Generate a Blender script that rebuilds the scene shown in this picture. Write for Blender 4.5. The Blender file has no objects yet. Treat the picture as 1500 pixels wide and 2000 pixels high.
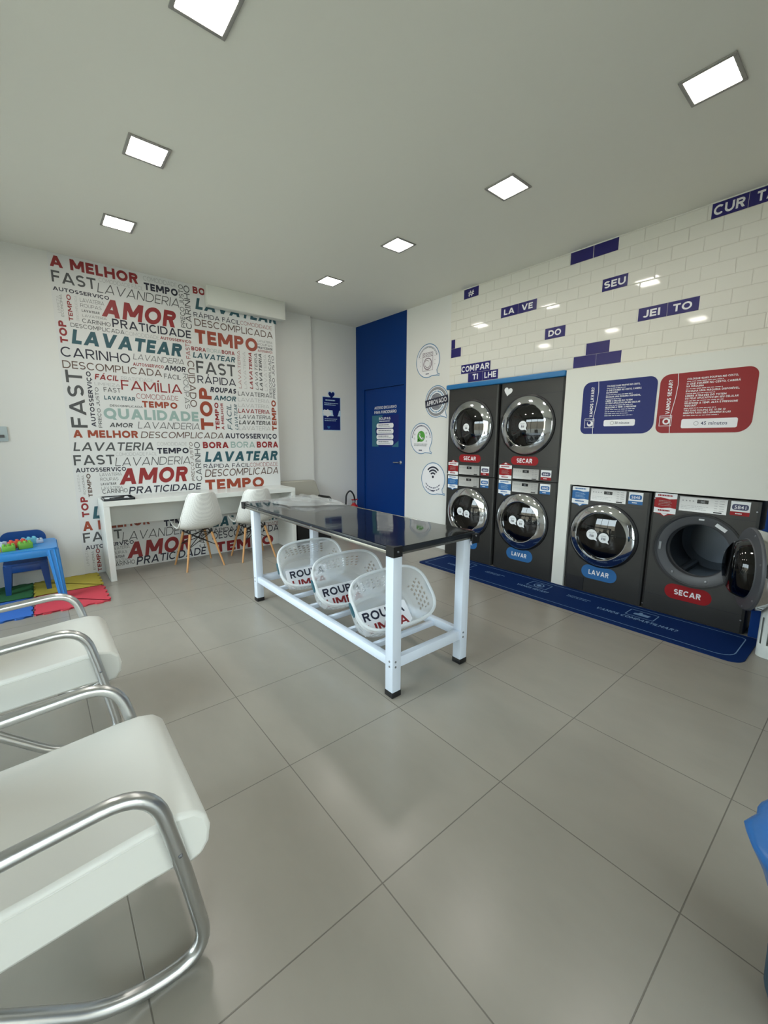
import bpy, bmesh, math, random
from mathutils import Vector, Matrix

random.seed(7)
PI = math.pi
SC = bpy.context.scene
COL = SC.collection

# ------------------------------------------------------------------ camera
cam_d = bpy.data.cameras.new('camera')
cam = bpy.data.objects.new('camera', cam_d)
COL.objects.link(cam)
SC.camera = cam
cam_d.sensor_fit = 'VERTICAL'
cam_d.sensor_height = 36.0
cam_d.lens = 14.639
cam_d.clip_start = 0.02
RT = Vector((0.76951, -0.63862, 0.00425))
UP = Vector((0.10402, 0.13190, 0.98579))
FW = Vector((0.63010, 0.75814, -0.16793))
cam.matrix_world = Matrix(((RT.x, UP.x, -FW.x, -0.7072), (RT.y, UP.y, -FW.y, -2.1100),
                           (RT.z, UP.z, -FW.z, 1.3839), (0, 0, 0, 1)))

# ------------------------------------------------------------------ world, exposure
world = bpy.data.worlds.new('world')
SC.world = world
world.use_nodes = True
wn = world.node_tree
bg = wn.nodes['Background']
bg.inputs[0].default_value = (0.84, 0.925, 1.0, 1)
bg.inputs[1].default_value = 7.8
SC.view_settings.view_transform = 'Standard'
SC.view_settings.look = 'None'
SC.view_settings.gamma = 1.0
SC.view_settings.exposure = 0.66
SC.cycles.use_denoising = True
SC.cycles.max_bounces = 10
SC.cycles.diffuse_bounces = 5
SC.cycles.transparent_max_bounces = 16
SC.cycles.sample_clamp_indirect = 6.0
SC.cycles.caustics_reflective = False
SC.cycles.caustics_refractive = False
LAMP = 40.0          # emission of the ceiling diffusers

XL, XR, YF, YB, CEIL = -1.9, 3.246, -3.7, 3.067, 3.085


def portal(name, loc, rot, sx, sy):
    d = bpy.data.lights.new(name, 'AREA')
    d.shape = 'RECTANGLE'
    d.size, d.size_y = sx, sy
    d.cycles.is_portal = True
    o = bpy.data.objects.new(name, d)
    COL.objects.link(o)
    o.location = loc
    o.rotation_euler = rot


portal('daylight_portal', (XL - 0.03, 0.8, 1.43), (0, -PI / 2, 0), 2.8, 3.6)
portal('daylight_portal', (-0.35, YF - 0.03, 1.4), (PI / 2, 0, 0), 3.1, 2.6)

# high sun behind the building, added so street bounce brightens the ceiling; none enters
sun_d = bpy.data.lights.new('sun', 'SUN')
sun_d.energy = 8.0
sun_d.angle = 0.01
sun_d.color = (1.0, 0.95, 0.86)
sun = bpy.data.objects.new('sun', sun_d)
COL.objects.link(sun)
sun.rotation_euler = Vector((-0.45, -0.55, -1.0)).to_track_quat('-Z', 'Y').to_euler()

# ------------------------------------------------------------------ materials


def lin(h):
    if isinstance(h, str):
        h = h.lstrip('#')
        c = [int(h[i:i + 2], 16) / 255 for i in (0, 2, 4)]
    else:
        c = [v / 255 for v in h]
    return tuple((v / 12.92 if v <= 0.04045 else ((v + 0.055) / 1.055) ** 2.4) for v in c) + (1,)


def mat(name, col, rough=0.5, metal=0.0, spec=0.5, coat=0.0, noise=0.0, nscale=8.0, bump=0.0, bscale=60.0):
    m = bpy.data.materials.new(name)
    m.use_nodes = True
    nt = m.node_tree
    b = nt.nodes['Principled BSDF']
    b.inputs['Base Color'].default_value = lin(col)
    b.inputs['Roughness'].default_value = rough
    b.inputs['Metallic'].default_value = metal
    b.inputs['Specular IOR Level'].default_value = spec
    b.inputs['Coat Weight'].default_value = coat
    b.inputs['Coat Roughness'].default_value = 0.08
    tc = nt.nodes.new('ShaderNodeTexCoord')
    if noise:
        n = nt.nodes.new('ShaderNodeTexNoise')
        n.inputs['Scale'].default_value = nscale
        n.inputs['Detail'].default_value = 4
        nt.links.new(tc.outputs['Object'], n.inputs['Vector'])
        mr = nt.nodes.new('ShaderNodeMapRange')
        mr.inputs['To Min'].default_value = 1 - noise
        mr.inputs['To Max'].default_value = 1 + noise
        nt.links.new(n.outputs['Fac'], mr.inputs['Value'])
        mx = nt.nodes.new('ShaderNodeVectorMath')
        mx.operation = 'SCALE'
        mx.inputs[0].default_value = lin(col)[:3]
        nt.links.new(mr.outputs[0], mx.inputs['Scale'])
        nt.links.new(mx.outputs[0], b.inputs['Base Color'])
    if bump:
        n2 = nt.nodes.new('ShaderNodeTexNoise')
        n2.inputs['Scale'].default_value = bscale
        n2.inputs['Detail'].default_value = 3
        nt.links.new(tc.outputs['Object'], n2.inputs['Vector'])
        bp = nt.nodes.new('ShaderNodeBump')
        bp.inputs['Strength'].default_value = bump
        bp.inputs['Distance'].default_value = 0.01
        nt.links.new(n2.outputs['Fac'], bp.inputs['Height'])
        nt.links.new(bp.outputs[0], b.inputs['Normal'])
    return m


def emis(name, col, strength):
    m = bpy.data.materials.new(name)
    m.use_nodes = True
    nt = m.node_tree
    nt.nodes.remove(nt.nodes['Principled BSDF'])
    e = nt.nodes.new('ShaderNodeEmission')
    e.inputs[0].default_value = lin(col)
    e.inputs[1].default_value = strength
    nt.links.new(e.outputs[0], nt.nodes['Material Output'].inputs[0])
    return m


def glassy(name, tint, mixfac=None, ior=1.5, rough=0.01):
    """thin glass: tinted transparency under a fresnel reflection"""
    m = bpy.data.materials.new(name)
    m.use_nodes = True
    nt = m.node_tree
    nt.nodes.remove(nt.nodes['Principled BSDF'])
    t = nt.nodes.new('ShaderNodeBsdfTransparent')
    t.inputs[0].default_value = lin(tint)
    g = nt.nodes.new('ShaderNodeBsdfGlossy')
    g.inputs['Roughness'].default_value = rough
    g.inputs[0].default_value = (1, 1, 1, 1)
    f = nt.nodes.new('ShaderNodeFresnel')
    f.inputs[0].default_value = ior
    mx = nt.nodes.new('ShaderNodeMixShader')
    nt.links.new(f.outputs[0], mx.inputs[0])
    nt.links.new(t.outputs[0], mx.inputs[1])
    nt.links.new(g.outputs[0], mx.inputs[2])
    nt.links.new(mx.outputs[0], nt.nodes['Material Output'].inputs[0])
    return m


def translucent(name, col, alpha, rough=0.3, trans=0.4):
    """milky plastic that lets some of what lies behind show through"""
    m = bpy.data.materials.new(name)
    m.use_nodes = True
    nt = m.node_tree
    b = nt.nodes['Principled BSDF']
    b.inputs['Base Color'].default_value = lin(col)
    b.inputs['Roughness'].default_value = rough
    tl = nt.nodes.new('ShaderNodeBsdfTranslucent')
    tl.inputs[0].default_value = lin(col)
    tp = nt.nodes.new('ShaderNodeBsdfTransparent')
    m1 = nt.nodes.new('ShaderNodeMixShader')
    m1.inputs[0].default_value = trans
    m2 = nt.nodes.new('ShaderNodeMixShader')
    m2.inputs[0].default_value = alpha
    nt.links.new(b.outputs[0], m1.inputs[1])
    nt.links.new(tl.outputs[0], m1.inputs[2])
    nt.links.new(tp.outputs[0], m2.inputs[1])
    nt.links.new(m1.outputs[0], m2.inputs[2])
    nt.links.new(m2.outputs[0], nt.nodes['Material Output'].inputs[0])
    return m


def mathn(nt, op, a, b=None, c=None):
    n = nt.nodes.new('ShaderNodeMath')
    n.operation = op
    for i, v in enumerate((a, b, c)):
        if v is None:
            continue
        if hasattr(v, 'links'):
            nt.links.new(v, n.inputs[i])
        else:
            n.inputs[i].default_value = v
    return n.outputs[0]


def floor_material():
    m = mat('porcelain_floor', '#9a958a', 0.27, spec=0.5)
    nt = m.node_tree
    b = nt.nodes['Principled BSDF']
    tc = nt.nodes.new('ShaderNodeTexCoord')
    sp = nt.nodes.new('ShaderNodeSeparateXYZ')
    nt.links.new(tc.outputs['Object'], sp.inputs[0])
    T = 0.63

    def edge(o):
        q = mathn(nt, 'DIVIDE', o, T)
        q = mathn(nt, 'ADD', q, 0.5)
        q = mathn(nt, 'FRACT', q)
        q = mathn(nt, 'SUBTRACT', q, 0.5)
        q = mathn(nt, 'ABSOLUTE', q)
        return mathn(nt, 'MULTIPLY', q, T)
    e = mathn(nt, 'MINIMUM', edge(sp.outputs[0]), edge(sp.outputs[1]))
    g = nt.nodes.new('ShaderNodeMapRange')
    g.interpolation_type = 'SMOOTHSTEP'
    g.inputs['From Min'].default_value = 0.0012
    g.inputs['From Max'].default_value = 0.0024
    nt.links.new(e, g.inputs['Value'])
    # per-tile tone
    fx = mathn(nt, 'FLOOR', mathn(nt, 'DIVIDE', sp.outputs[0], T))
    fy = mathn(nt, 'FLOOR', mathn(nt, 'DIVIDE', sp.outputs[1], T))
    cb = nt.nodes.new('ShaderNodeCombineXYZ')
    nt.links.new(fx, cb.inputs[0])
    nt.links.new(fy, cb.inputs[1])
    wnz = nt.nodes.new('ShaderNodeTexWhiteNoise')
    nt.links.new(cb.outputs[0], wnz.inputs['Vector'])
    n1 = nt.nodes.new('ShaderNodeTexNoise')
    n1.inputs['Scale'].default_value = 2.2
    n1.inputs['Detail'].default_value = 6
    n1.inputs['Roughness'].default_value = 0.6
    mp = nt.nodes.new('ShaderNodeMapping')
    mp.inputs['Scale'].default_value = (2.0, 1.0, 1.0)
    nt.links.new(tc.outputs['Object'], mp.inputs[0])
    nt.links.new(mp.outputs[0], n1.inputs['Vector'])
    tone = mathn(nt, 'ADD', mathn(nt, 'MULTIPLY', n1.outputs['Fac'], 0.22), mathn(nt, 'MULTIPLY', wnz.outputs['Value'], 0.03))
    tone = mathn(nt, 'ADD', tone, 0.87)
    vm = nt.nodes.new('ShaderNodeVectorMath')
    vm.operation = 'SCALE'
    vm.inputs[0].default_value = lin('#918c82')[:3]
    nt.links.new(tone, vm.inputs['Scale'])
    mx = nt.nodes.new('ShaderNodeMix')
    mx.data_type = 'RGBA'
    nt.links.new(g.outputs[0], mx.inputs['Factor'])
    mx.inputs['A'].default_value = lin('#69655c')
    nt.links.new(vm.outputs[0], mx.inputs['B'])
    nt.links.new(mx.outputs['Result'], b.inputs['Base Color'])
    bp = nt.nodes.new('ShaderNodeBump')
    bp.inputs['Strength'].default_value = 0.5
    bp.inputs['Distance'].default_value = 0.002
    nt.links.new(g.outputs[0], bp.inputs['Height'])
    nt.links.new(bp.outputs[0], b.inputs['Normal'])
    return m


TY0, TZ0, TW, TH = 1.2275, 3.0765, 0.2055, 0.1019     # subway tile module on the right wall


def tile_material(name, col):
    """glossy bevelled subway tiles in running bond (object coords = world y, z)"""
    m = mat(name, col, 0.06, spec=0.32)
    nt = m.node_tree
    b = nt.nodes['Principled BSDF']
    tc = nt.nodes.new('ShaderNodeTexCoord')
    sp = nt.nodes.new('ShaderNodeSeparateXYZ')
    nt.links.new(tc.outputs['Object'], sp.inputs[0])
    v = mathn(nt, 'DIVIDE', mathn(nt, 'SUBTRACT', TZ0, sp.outputs[2]), TH)
    row = mathn(nt, 'FLOOR', v)
    fv = mathn(nt, 'FRACT', v)
    odd = mathn(nt, 'MODULO', mathn(nt, 'ADD', row, 10.0), 2.0)
    u = mathn(nt, 'DIVIDE', mathn(nt, 'SUBTRACT', TY0, sp.outputs[1]), TW)
    u = mathn(nt, 'ADD', u, mathn(nt, 'MULTIPLY', odd, 0.5))
    colm = mathn(nt, 'FLOOR', u)
    fu = mathn(nt, 'FRACT', u)

    def dist(f, L):
        return mathn(nt, 'MULTIPLY', mathn(nt, 'MINIMUM', f, mathn(nt, 'SUBTRACT', 1.0, f)), L)
    d = mathn(nt, 'MINIMUM', dist(fu, TW), dist(fv, TH))
    g = nt.nodes.new('ShaderNodeMapRange')
    g.interpolation_type = 'SMOOTHSTEP'
    g.inputs['From Min'].default_value = 0.0008
    g.inputs['From Max'].default_value = 0.0020
    nt.links.new(d, g.inputs['Value'])
    h = nt.nodes.new('ShaderNodeMapRange')
    h.interpolation_type = 'SMOOTHSTEP'
    h.inputs['From Min'].default_value = 0.0005
    h.inputs['From Max'].default_value = 0.006
    nt.links.new(d, h.inputs['Value'])
    mx = nt.nodes.new('ShaderNodeMix')
    mx.data_type = 'RGBA'
    nt.links.new(g.outputs[0], mx.inputs['Factor'])
    mx.inputs['A'].default_value = lin('#cfcdc3')
    mx.inputs['B'].default_value = lin(col)
    nt.links.new(mx.outputs['Result'], b.inputs['Base Color'])
    # every tile is set at a slightly different tilt
    cb = nt.nodes.new('ShaderNodeCombineXYZ')
    nt.links.new(row, cb.inputs[0])
    nt.links.new(colm, cb.inputs[1])
    wz = nt.nodes.new('ShaderNodeTexWhiteNoise')
    nt.links.new(cb.outputs[0], wz.inputs['Vector'])
    sc = nt.nodes.new('ShaderNodeSeparateColor')
    nt.links.new(wz.outputs['Color'], sc.inputs[0])
    tu = mathn(nt, 'MULTIPLY', mathn(nt, 'MULTIPLY', mathn(nt, 'SUBTRACT', sc.outputs[0], 0.5), mathn(nt, 'SUBTRACT', fu, 0.5)), 0.9)
    tv = mathn(nt, 'MULTIPLY', mathn(nt, 'MULTIPLY', mathn(nt, 'SUBTRACT', sc.outputs[1], 0.5), mathn(nt, 'SUBTRACT', fv, 0.5)), 0.6)
    hh = mathn(nt, 'ADD', h.outputs[0], mathn(nt, 'ADD', tu, tv))
    bp = nt.nodes.new('ShaderNodeBump')
    bp.inputs['Strength'].default_value = 1.0
    bp.inputs['Distance'].default_value = 0.0022
    nt.links.new(hh, bp.inputs['Height'])
    nt.links.new(bp.outputs[0], b.inputs['Normal'])
    return m


M = {}
M['wall'] = mat('wall_paint', '#dadbd8', 0.6, bump=0.03, bscale=90)
M['ceil'] = mat('ceiling_paint', '#e4e3da', 0.75, noise=0.015, nscale=1.2)
M['panel'] = mat('panel_white', '#d8dad4', 0.5)
M['blue'] = mat('blue_paint', '#003070', 0.55, spec=0.2)
M['bluedoor'] = mat('blue_door_paint', '#002f72', 0.5, spec=0.2)
M['bluetrim'] = mat('blue_trim', '#1c6ca6', 0.4)
M['floor'] = floor_material()
M['tile'] = tile_material('subway_tile_white', '#dfded6')
M['violet'] = tile_material('subway_tile_violet', '#34307a')
M['signviolet'] = mat('violet_vinyl', '#2b276a', 0.25, spec=0.35)
M['white'] = mat('white_vinyl', '#e6e6ea', 0.45)
M['paper'] = mat('paper_white', '#dfe3e6', 0.6)
M['mural'] = mat('mural_vinyl', '#d6d8d8', 0.5)
M['R'] = mat('ink_red', '#8a2427', 0.5)
M['G'] = mat('ink_grey', '#4a4d4f', 0.5)
M['K'] = mat('ink_navy', '#1f2235', 0.5)
M['T'] = mat('ink_teal', '#27545f', 0.5)
M['P'] = mat('ink_pale_teal', '#93aca8', 0.5)
M['O'] = mat('ink_rust', '#93402a', 0.5)
M['L'] = mat('ink_light', '#a9abac', 0.5)
M['B'] = mat('ink_brown', '#5f4c44', 0.5)
M['gun'] = mat('machine_grey', '#3c3c3b', 0.34, metal=0.45, noise=0.02, nscale=3)
M['gundark'] = mat('machine_dark', '#26272a', 0.4, metal=0.2)
M['black'] = mat('black_plastic', '#101113', 0.4)
M['rubber'] = mat('rubber_grey', '#4a4c50', 0.45)
M['chrome'] = mat('chrome', '#d4d6d8', 0.07, metal=1.0)
M['drum'] = mat('drum_steel', '#68717c', 0.34, metal=0.5)
M['doorglass'] = glassy('door_glass', '#2c3036', ior=1.65)
M['bowl'] = glassy('door_bowl_glass', '#3a4248', ior=1.5)
M['silver'] = mat('silver_panel', '#b4b4b2', 0.4, metal=0.35)
M['silverw'] = mat('silver_white_panel', '#d5d6d6', 0.4, metal=0.1)
M['red'] = mat('sticker_red', '#90191f', 0.45, spec=0.25)
M['skyblue'] = mat('sticker_blue', '#31679f', 0.45, spec=0.25)
M['paleblue'] = mat('sticker_pale_blue', '#b9d4e6', 0.45)
M['navy'] = mat('poster_navy', '#112067', 0.4, spec=0.25)
M['posterred'] = mat('poster_red', '#8e2024', 0.4, spec=0.25)
M['outline'] = mat('outline_blue', '#4f7fa6', 0.5)
M['slate'] = mat('stamp_slate', '#3b3f5e', 0.5)
M['stampgrey'] = mat('stamp_grey', '#8d8f92', 0.5)
M['mauve'] = mat('icon_mauve', '#7f6f7c', 0.5)
M['green'] = mat('chat_green', '#4f9a3c', 0.5)
M['teal'] = mat('poster_teal', '#256277', 0.4)
M['desk'] = mat('desk_laminate', '#dcdfdc', 0.3, noise=0.01)
M['wmetal'] = mat('white_enamel', '#cfd8e4', 0.35)
M['screw'] = mat('screw_steel', '#8d9095', 0.3, metal=0.9)
M['top'] = mat('table_top_mirror', '#55585b', 0.06, metal=0.9, bump=0.045, bscale=4.0)
M['edge'] = mat('table_edge_steel', '#97958e', 0.25, metal=0.85)
M['darkedge'] = mat('table_edge_dark', '#2f3338', 0.2, metal=0.4)
M['basket'] = translucent('basket_plastic', '#e2e6e8', 0.36, 0.25, 0.4)
M['basketrim'] = translucent('basket_rim_plastic', '#e6eaec', 0.70, 0.25, 0.35)
M['handle'] = mat('basket_handle_teal', '#1d4f5c', 0.4)
M['leather'] = mat('white_leatherette', '#dfe0da', 0.42, bump=0.06, bscale=9.0)
M['alu'] = mat('brushed_aluminium', '#cfd1d1', 0.3, metal=1.0)
M['shell'] = mat('chair_shell', '#dfe0dd', 0.5)
def weave_material():
    m = mat('chair_shell_weave', '#d8d9d6', 0.6)
    nt = m.node_tree
    b = nt.nodes['Principled BSDF']
    tc = nt.nodes.new('ShaderNodeTexCoord')
    mp = nt.nodes.new('ShaderNodeMapping')
    mp.inputs['Rotation'].default_value = (0.0, 0.6, 0.0)
    nt.links.new(tc.outputs['Object'], mp.inputs[0])
    vo = nt.nodes.new('ShaderNodeTexVoronoi')
    vo.inputs['Scale'].default_value = 105.0
    vo.inputs['Randomness'].default_value = 0.15
    nt.links.new(mp.outputs[0], vo.inputs['Vector'])
    mr = nt.nodes.new('ShaderNodeMapRange')
    mr.inputs['From Min'].default_value = 0.25
    mr.inputs['From Max'].default_value = 0.45
    mx = nt.nodes.new('ShaderNodeMix')
    mx.data_type = 'RGBA'
    nt.links.new(vo.outputs['Distance'], mr.inputs['Value'])
    nt.links.new(mr.outputs[0], mx.inputs['Factor'])
    mx.inputs['A'].default_value = lin('#c2c3c1')
    mx.inputs['B'].default_value = lin('#dedfdc')
    nt.links.new(mx.outputs['Result'], b.inputs['Base Color'])
    bp = nt.nodes.new('ShaderNodeBump')
    bp.inputs['Strength'].default_value = 0.25
    bp.inputs['Distance'].default_value = 0.003
    nt.links.new(mr.outputs[0], bp.inputs['Height'])
    nt.links.new(bp.outputs[0], b.inputs['Normal'])
    return m


M['weave'] = weave_material()
M['wood'] = mat('beech_wood', '#b98a58', 0.5, noise=0.12, nscale=30)
M['kidblue'] = mat('kids_plastic_blue', '#2f86cf', 0.35)
M['kidnavy'] = mat('kids_plastic_navy', '#12468a', 0.35)
M['foamy'] = mat('foam_yellow', '#b5a53a', 0.8)
M['foamr'] = mat('foam_red', '#c23a49', 0.8)
M['foamg'] = mat('foam_green', '#2c6b3e', 0.8)
M['foamb'] = mat('foam_blue', '#2a62b4', 0.8)
M['mat'] = mat('mat_navy', '#032457', 0.75, spec=0.15, noise=0.05, nscale=60)
M['matline'] = mat('mat_print', '#6f8fb4', 0.7)
M['toyg'] = mat('toy_green', '#6fae3d', 0.4)
M['toyy'] = mat('toy_yellow', '#c9b23a', 0.4)
M['toyr'] = mat('toy_red', '#d0503a', 0.4)
M['toyb'] = mat('toy_sky', '#6fbcd0', 0.4)
M['toyw'] = mat('toy_white', '#b9c6d6', 0.4)
M['beige'] = mat('beige_upholstery', '#aaa79b', 0.55)
M['extred'] = mat('extinguisher_red', '#a81d1f', 0.3)
M['bag'] = mat('bag_blue_film', '#2f72bd', 0.28, bump=0.25, bscale=14)
M['bin'] = mat('bin_teal', '#0c4a66', 0.4)
M['film'] = translucent('clear_film', '#e8ecec', 0.26, 0.14, 0.2)
M['lampframe'] = mat('lamp_frame', '#93918d', 0.4)
M['lamp'] = emis('lamp_diffuser', '#fdf7ee', LAMP)
M['display'] = mat('display_dark', '#17191b', 0.25)
M['hamper'] = mat('hamper_white', '#d5dcda', 0.45)
M['pane'] = glassy('storefront_glass', '#f6faf9', ior=1.35)
M['pave'] = mat('pavement', '#8a8880', 0.9, noise=0.1, nscale=3)
M['facade'] = mat('street_facade', '#9a8f80', 0.9, noise=0.1, nscale=1)
M['asphalt'] = mat('street_asphalt', '#4a4a4a', 0.9, noise=0.1, nscale=3)
M['switch'] = mat('switch_plate', '#aebdc2', 0.4)

# ------------------------------------------------------------------ mesh helpers


class MB:
    """collects shapes (verts, faces, material keys) and links them as ONE mesh object"""

    def __init__(s):
        s.v, s.f, s.m, s.sm = [], [], [], []

    def add(s, verts, faces, m, smooth=True):
        o = len(s.v)
        s.v += [tuple(v) for v in verts]
        for f in faces:
            s.f.append(tuple(i + o for i in f))
            s.m.append(m)
            s.sm.append(smooth)
        return s

    def box(s, a, b, m, bev=0.0, seg=2, mtx=None):
        bm = bmesh.new()
        bmesh.ops.create_cube(bm, size=1.0)
        for v in bm.verts:
            v.co = Vector([(a[i] + b[i]) / 2 + v.co[i] * (b[i] - a[i]) for i in range(3)])
        if bev:
            bmesh.ops.bevel(bm, geom=bm.edges[:], offset=bev, segments=seg, profile=0.5, affect='EDGES')
        if mtx:
            bmesh.ops.transform(bm, matrix=mtx, verts=bm.verts[:])
        bm.verts.index_update()
        s.add([v.co[:] for v in bm.verts], [[v.index for v in f.verts] for f in bm.faces], m)
        bm.free()
        return s

    def tube(s, pts, r, m, n=10, closed=False, caps=True):
        pts = [Vector(p) for p in pts]
        k = len(pts)
        rr = r if isinstance(r, (list, tuple)) else [r] * k
        vs, fs = [], []
        up = None
        for i, p in enumerate(pts):
            if closed:
                t = pts[(i + 1) % k] - pts[i - 1]
            else:
                t = pts[min(i + 1, k - 1)] - pts[max(i - 1, 0)]
            t.normalize()
            if up is None:
                up = t.orthogonal().normalized()
            else:
                up = (up - t * up.dot(t)).normalized()
            w = t.cross(up)
            for j in range(n):
                a = 2 * PI * j / n
                vs.append(p + (up * math.cos(a) + w * math.sin(a)) * rr[i])
        for i in range(k if closed else k - 1):
            for j in range(n):
                a, b = i * n + j, i * n + (j + 1) % n
                c, d = ((i + 1) % k) * n + (j + 1) % n, ((i + 1) % k) * n + j
                fs.append((a, b, c, d))
        if caps and not closed:
            fs.append(tuple(range(n - 1, -1, -1)))
            fs.append(tuple(range((k - 1) * n, k * n)))
        return s.add(vs, fs, m)

    def cyl(s, p0, p1, r0, r1, m, n=20, caps=True):
        return s.tube([p0, p1], [r0, r1], m, n, False, caps)

    def lathe(s, prof, o, ax, m, n=48, e1=None, cap=False):
        """prof: (radius, height along ax)"""
        o, ax = Vector(o), Vector(ax).normalized()
        e1 = Vector(e1).normalized() if e1 else ax.orthogonal().normalized()
        e2 = ax.cross(e1)
        vs, fs = [], []
        for r, h in prof:
            for j in range(n):
                a = 2 * PI * j / n
                vs.append(o + ax * h + (e1 * math.cos(a) + e2 * math.sin(a)) * max(r, 1e-5))
        for i in range(len(prof) - 1):
            for j in range(n):
                fs.append((i * n + j, i * n + (j + 1) % n, (i + 1) * n + (j + 1) % n, (i + 1) * n + j))
        if cap:
            fs.append(tuple(range(n)))
            fs.append(tuple(range((len(prof) - 1) * n, len(prof) * n)))
        return s.add(vs, fs, m)

    def prism(s, poly, o, U, V, N, d, m):
        o, U, V, N = Vector(o), Vector(U), Vector(V), Vector(N)
        k = len(poly)
        vs = [o + U * a + V * b for a, b in poly] + [o + U * a + V * b + N * d for a, b in poly]
        fs = [tuple(range(k - 1, -1, -1)), tuple(range(k, 2 * k))]
        for i in range(k):
            j = (i + 1) % k
            fs.append((i, j, k + j, k + i))
        return s.add(vs, fs, m, False)

    def grid(s, rows, m, closed_u=False):
        """rows: list of equal-length point lists"""
        n = len(rows[0])
        vs = [p for r in rows for p in r]
        fs = []
        for i in range(len(rows) - 1):
            for j in range(n if closed_u else n - 1):
                fs.append((i * n + j, i * n + (j + 1) % n, (i + 1) * n + (j + 1) % n, (i + 1) * n + j))
        return s.add(vs, fs, m)

    def build(s, name, parent=None, sharp=35, world=False, bevel=0.0, solid=0.0, sub=0):
        me = bpy.data.meshes.new(name)
        vs = s.v
        off = Vector((0, 0, 0))
        if parent is not None and world:
            off = parent['_o'] if '_o' in parent else parent.location
            off = Vector(off)
        elif parent is None:
            xs, ys, zs = zip(*vs)
            off = Vector(((min(xs) + max(xs)) / 2, (min(ys) + max(ys)) / 2, min(zs)))
            if s.keep:
                off = Vector((0, 0, 0))
        me.from_pydata([(v[0] - off.x, v[1] - off.y, v[2] - off.z) for v in vs], [], s.f)
        keys = []
        for k in s.m:
            if k not in keys:
                keys.append(k)
                me.materials.append(M[k])
        idx = {k: i for i, k in enumerate(keys)}
        me.polygons.foreach_set('material_index', [idx[k] for k in s.m])
        me.polygons.foreach_set('use_smooth', s.sm)
        me.update()
        me.validate()
        if sharp:
            me.set_sharp_from_angle(angle=math.radians(sharp))
        o = bpy.data.objects.new(name, me)
        COL.objects.link(o)
        if parent is not None:
            o.parent = parent
        else:
            o.location = off
        if solid:
            md = o.modifiers.new('solid', 'SOLIDIFY')
            md.thickness = solid
            md.offset = 0
        if bevel:
            md = o.modifiers.new('bevel', 'BEVEL')
            md.width = bevel
            md.segments = 2
            md.limit_method = 'ANGLE'
        if sub:
            md = o.modifiers.new('sub', 'SUBSURF')
            md.levels = md.render_levels = sub
        return o

    keep = False


def flipfix(o):
    bm = bmesh.new()
    bm.from_mesh(o.data)
    bmesh.ops.recalc_face_normals(bm, faces=bm.faces[:])
    bm.to_mesh(o.data)
    bm.free()
    return o


def tag(o, label, cat, group=None, kind=None):
    o['label'] = label
    o['category'] = cat
    if group:
        o['group'] = group
    if kind:
        o['kind'] = kind
    return o


def thing(name, label, cat, loc=(0, 0, 0), rz=0.0, group=None):
    o = bpy.data.objects.new(name, None)
    o.empty_display_size = 0.1
    COL.objects.link(o)
    o.location = loc
    o.rotation_euler = (0, 0, rz)
    return tag(o, label, cat, group)


def struct(o):
    o['kind'] = 'structure'
    return o


def dup(root, loc, rz, label, group=None):
    def cp(o, par):
        c = o.copy()
        COL.objects.link(c)
        c.parent = par
        for ch in [q for q in bpy.data.objects if q.parent == o]:
            cp(ch, c)
        return c
    r = cp(root, None)
    r.location = loc
    r.rotation_euler = (0, 0, rz)
    r['label'] = label
    if group:
        r['group'] = group
    return r


STY = [-0.010, 0.0, 0.008, 0.014, 0.018]      # weights of the built-in font (lower case, digits)
WGT = [0.095, 0.138, 0.175, 0.215, 0.255]      # stroke weights of the geometric capitals
_tc = {}


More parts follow.
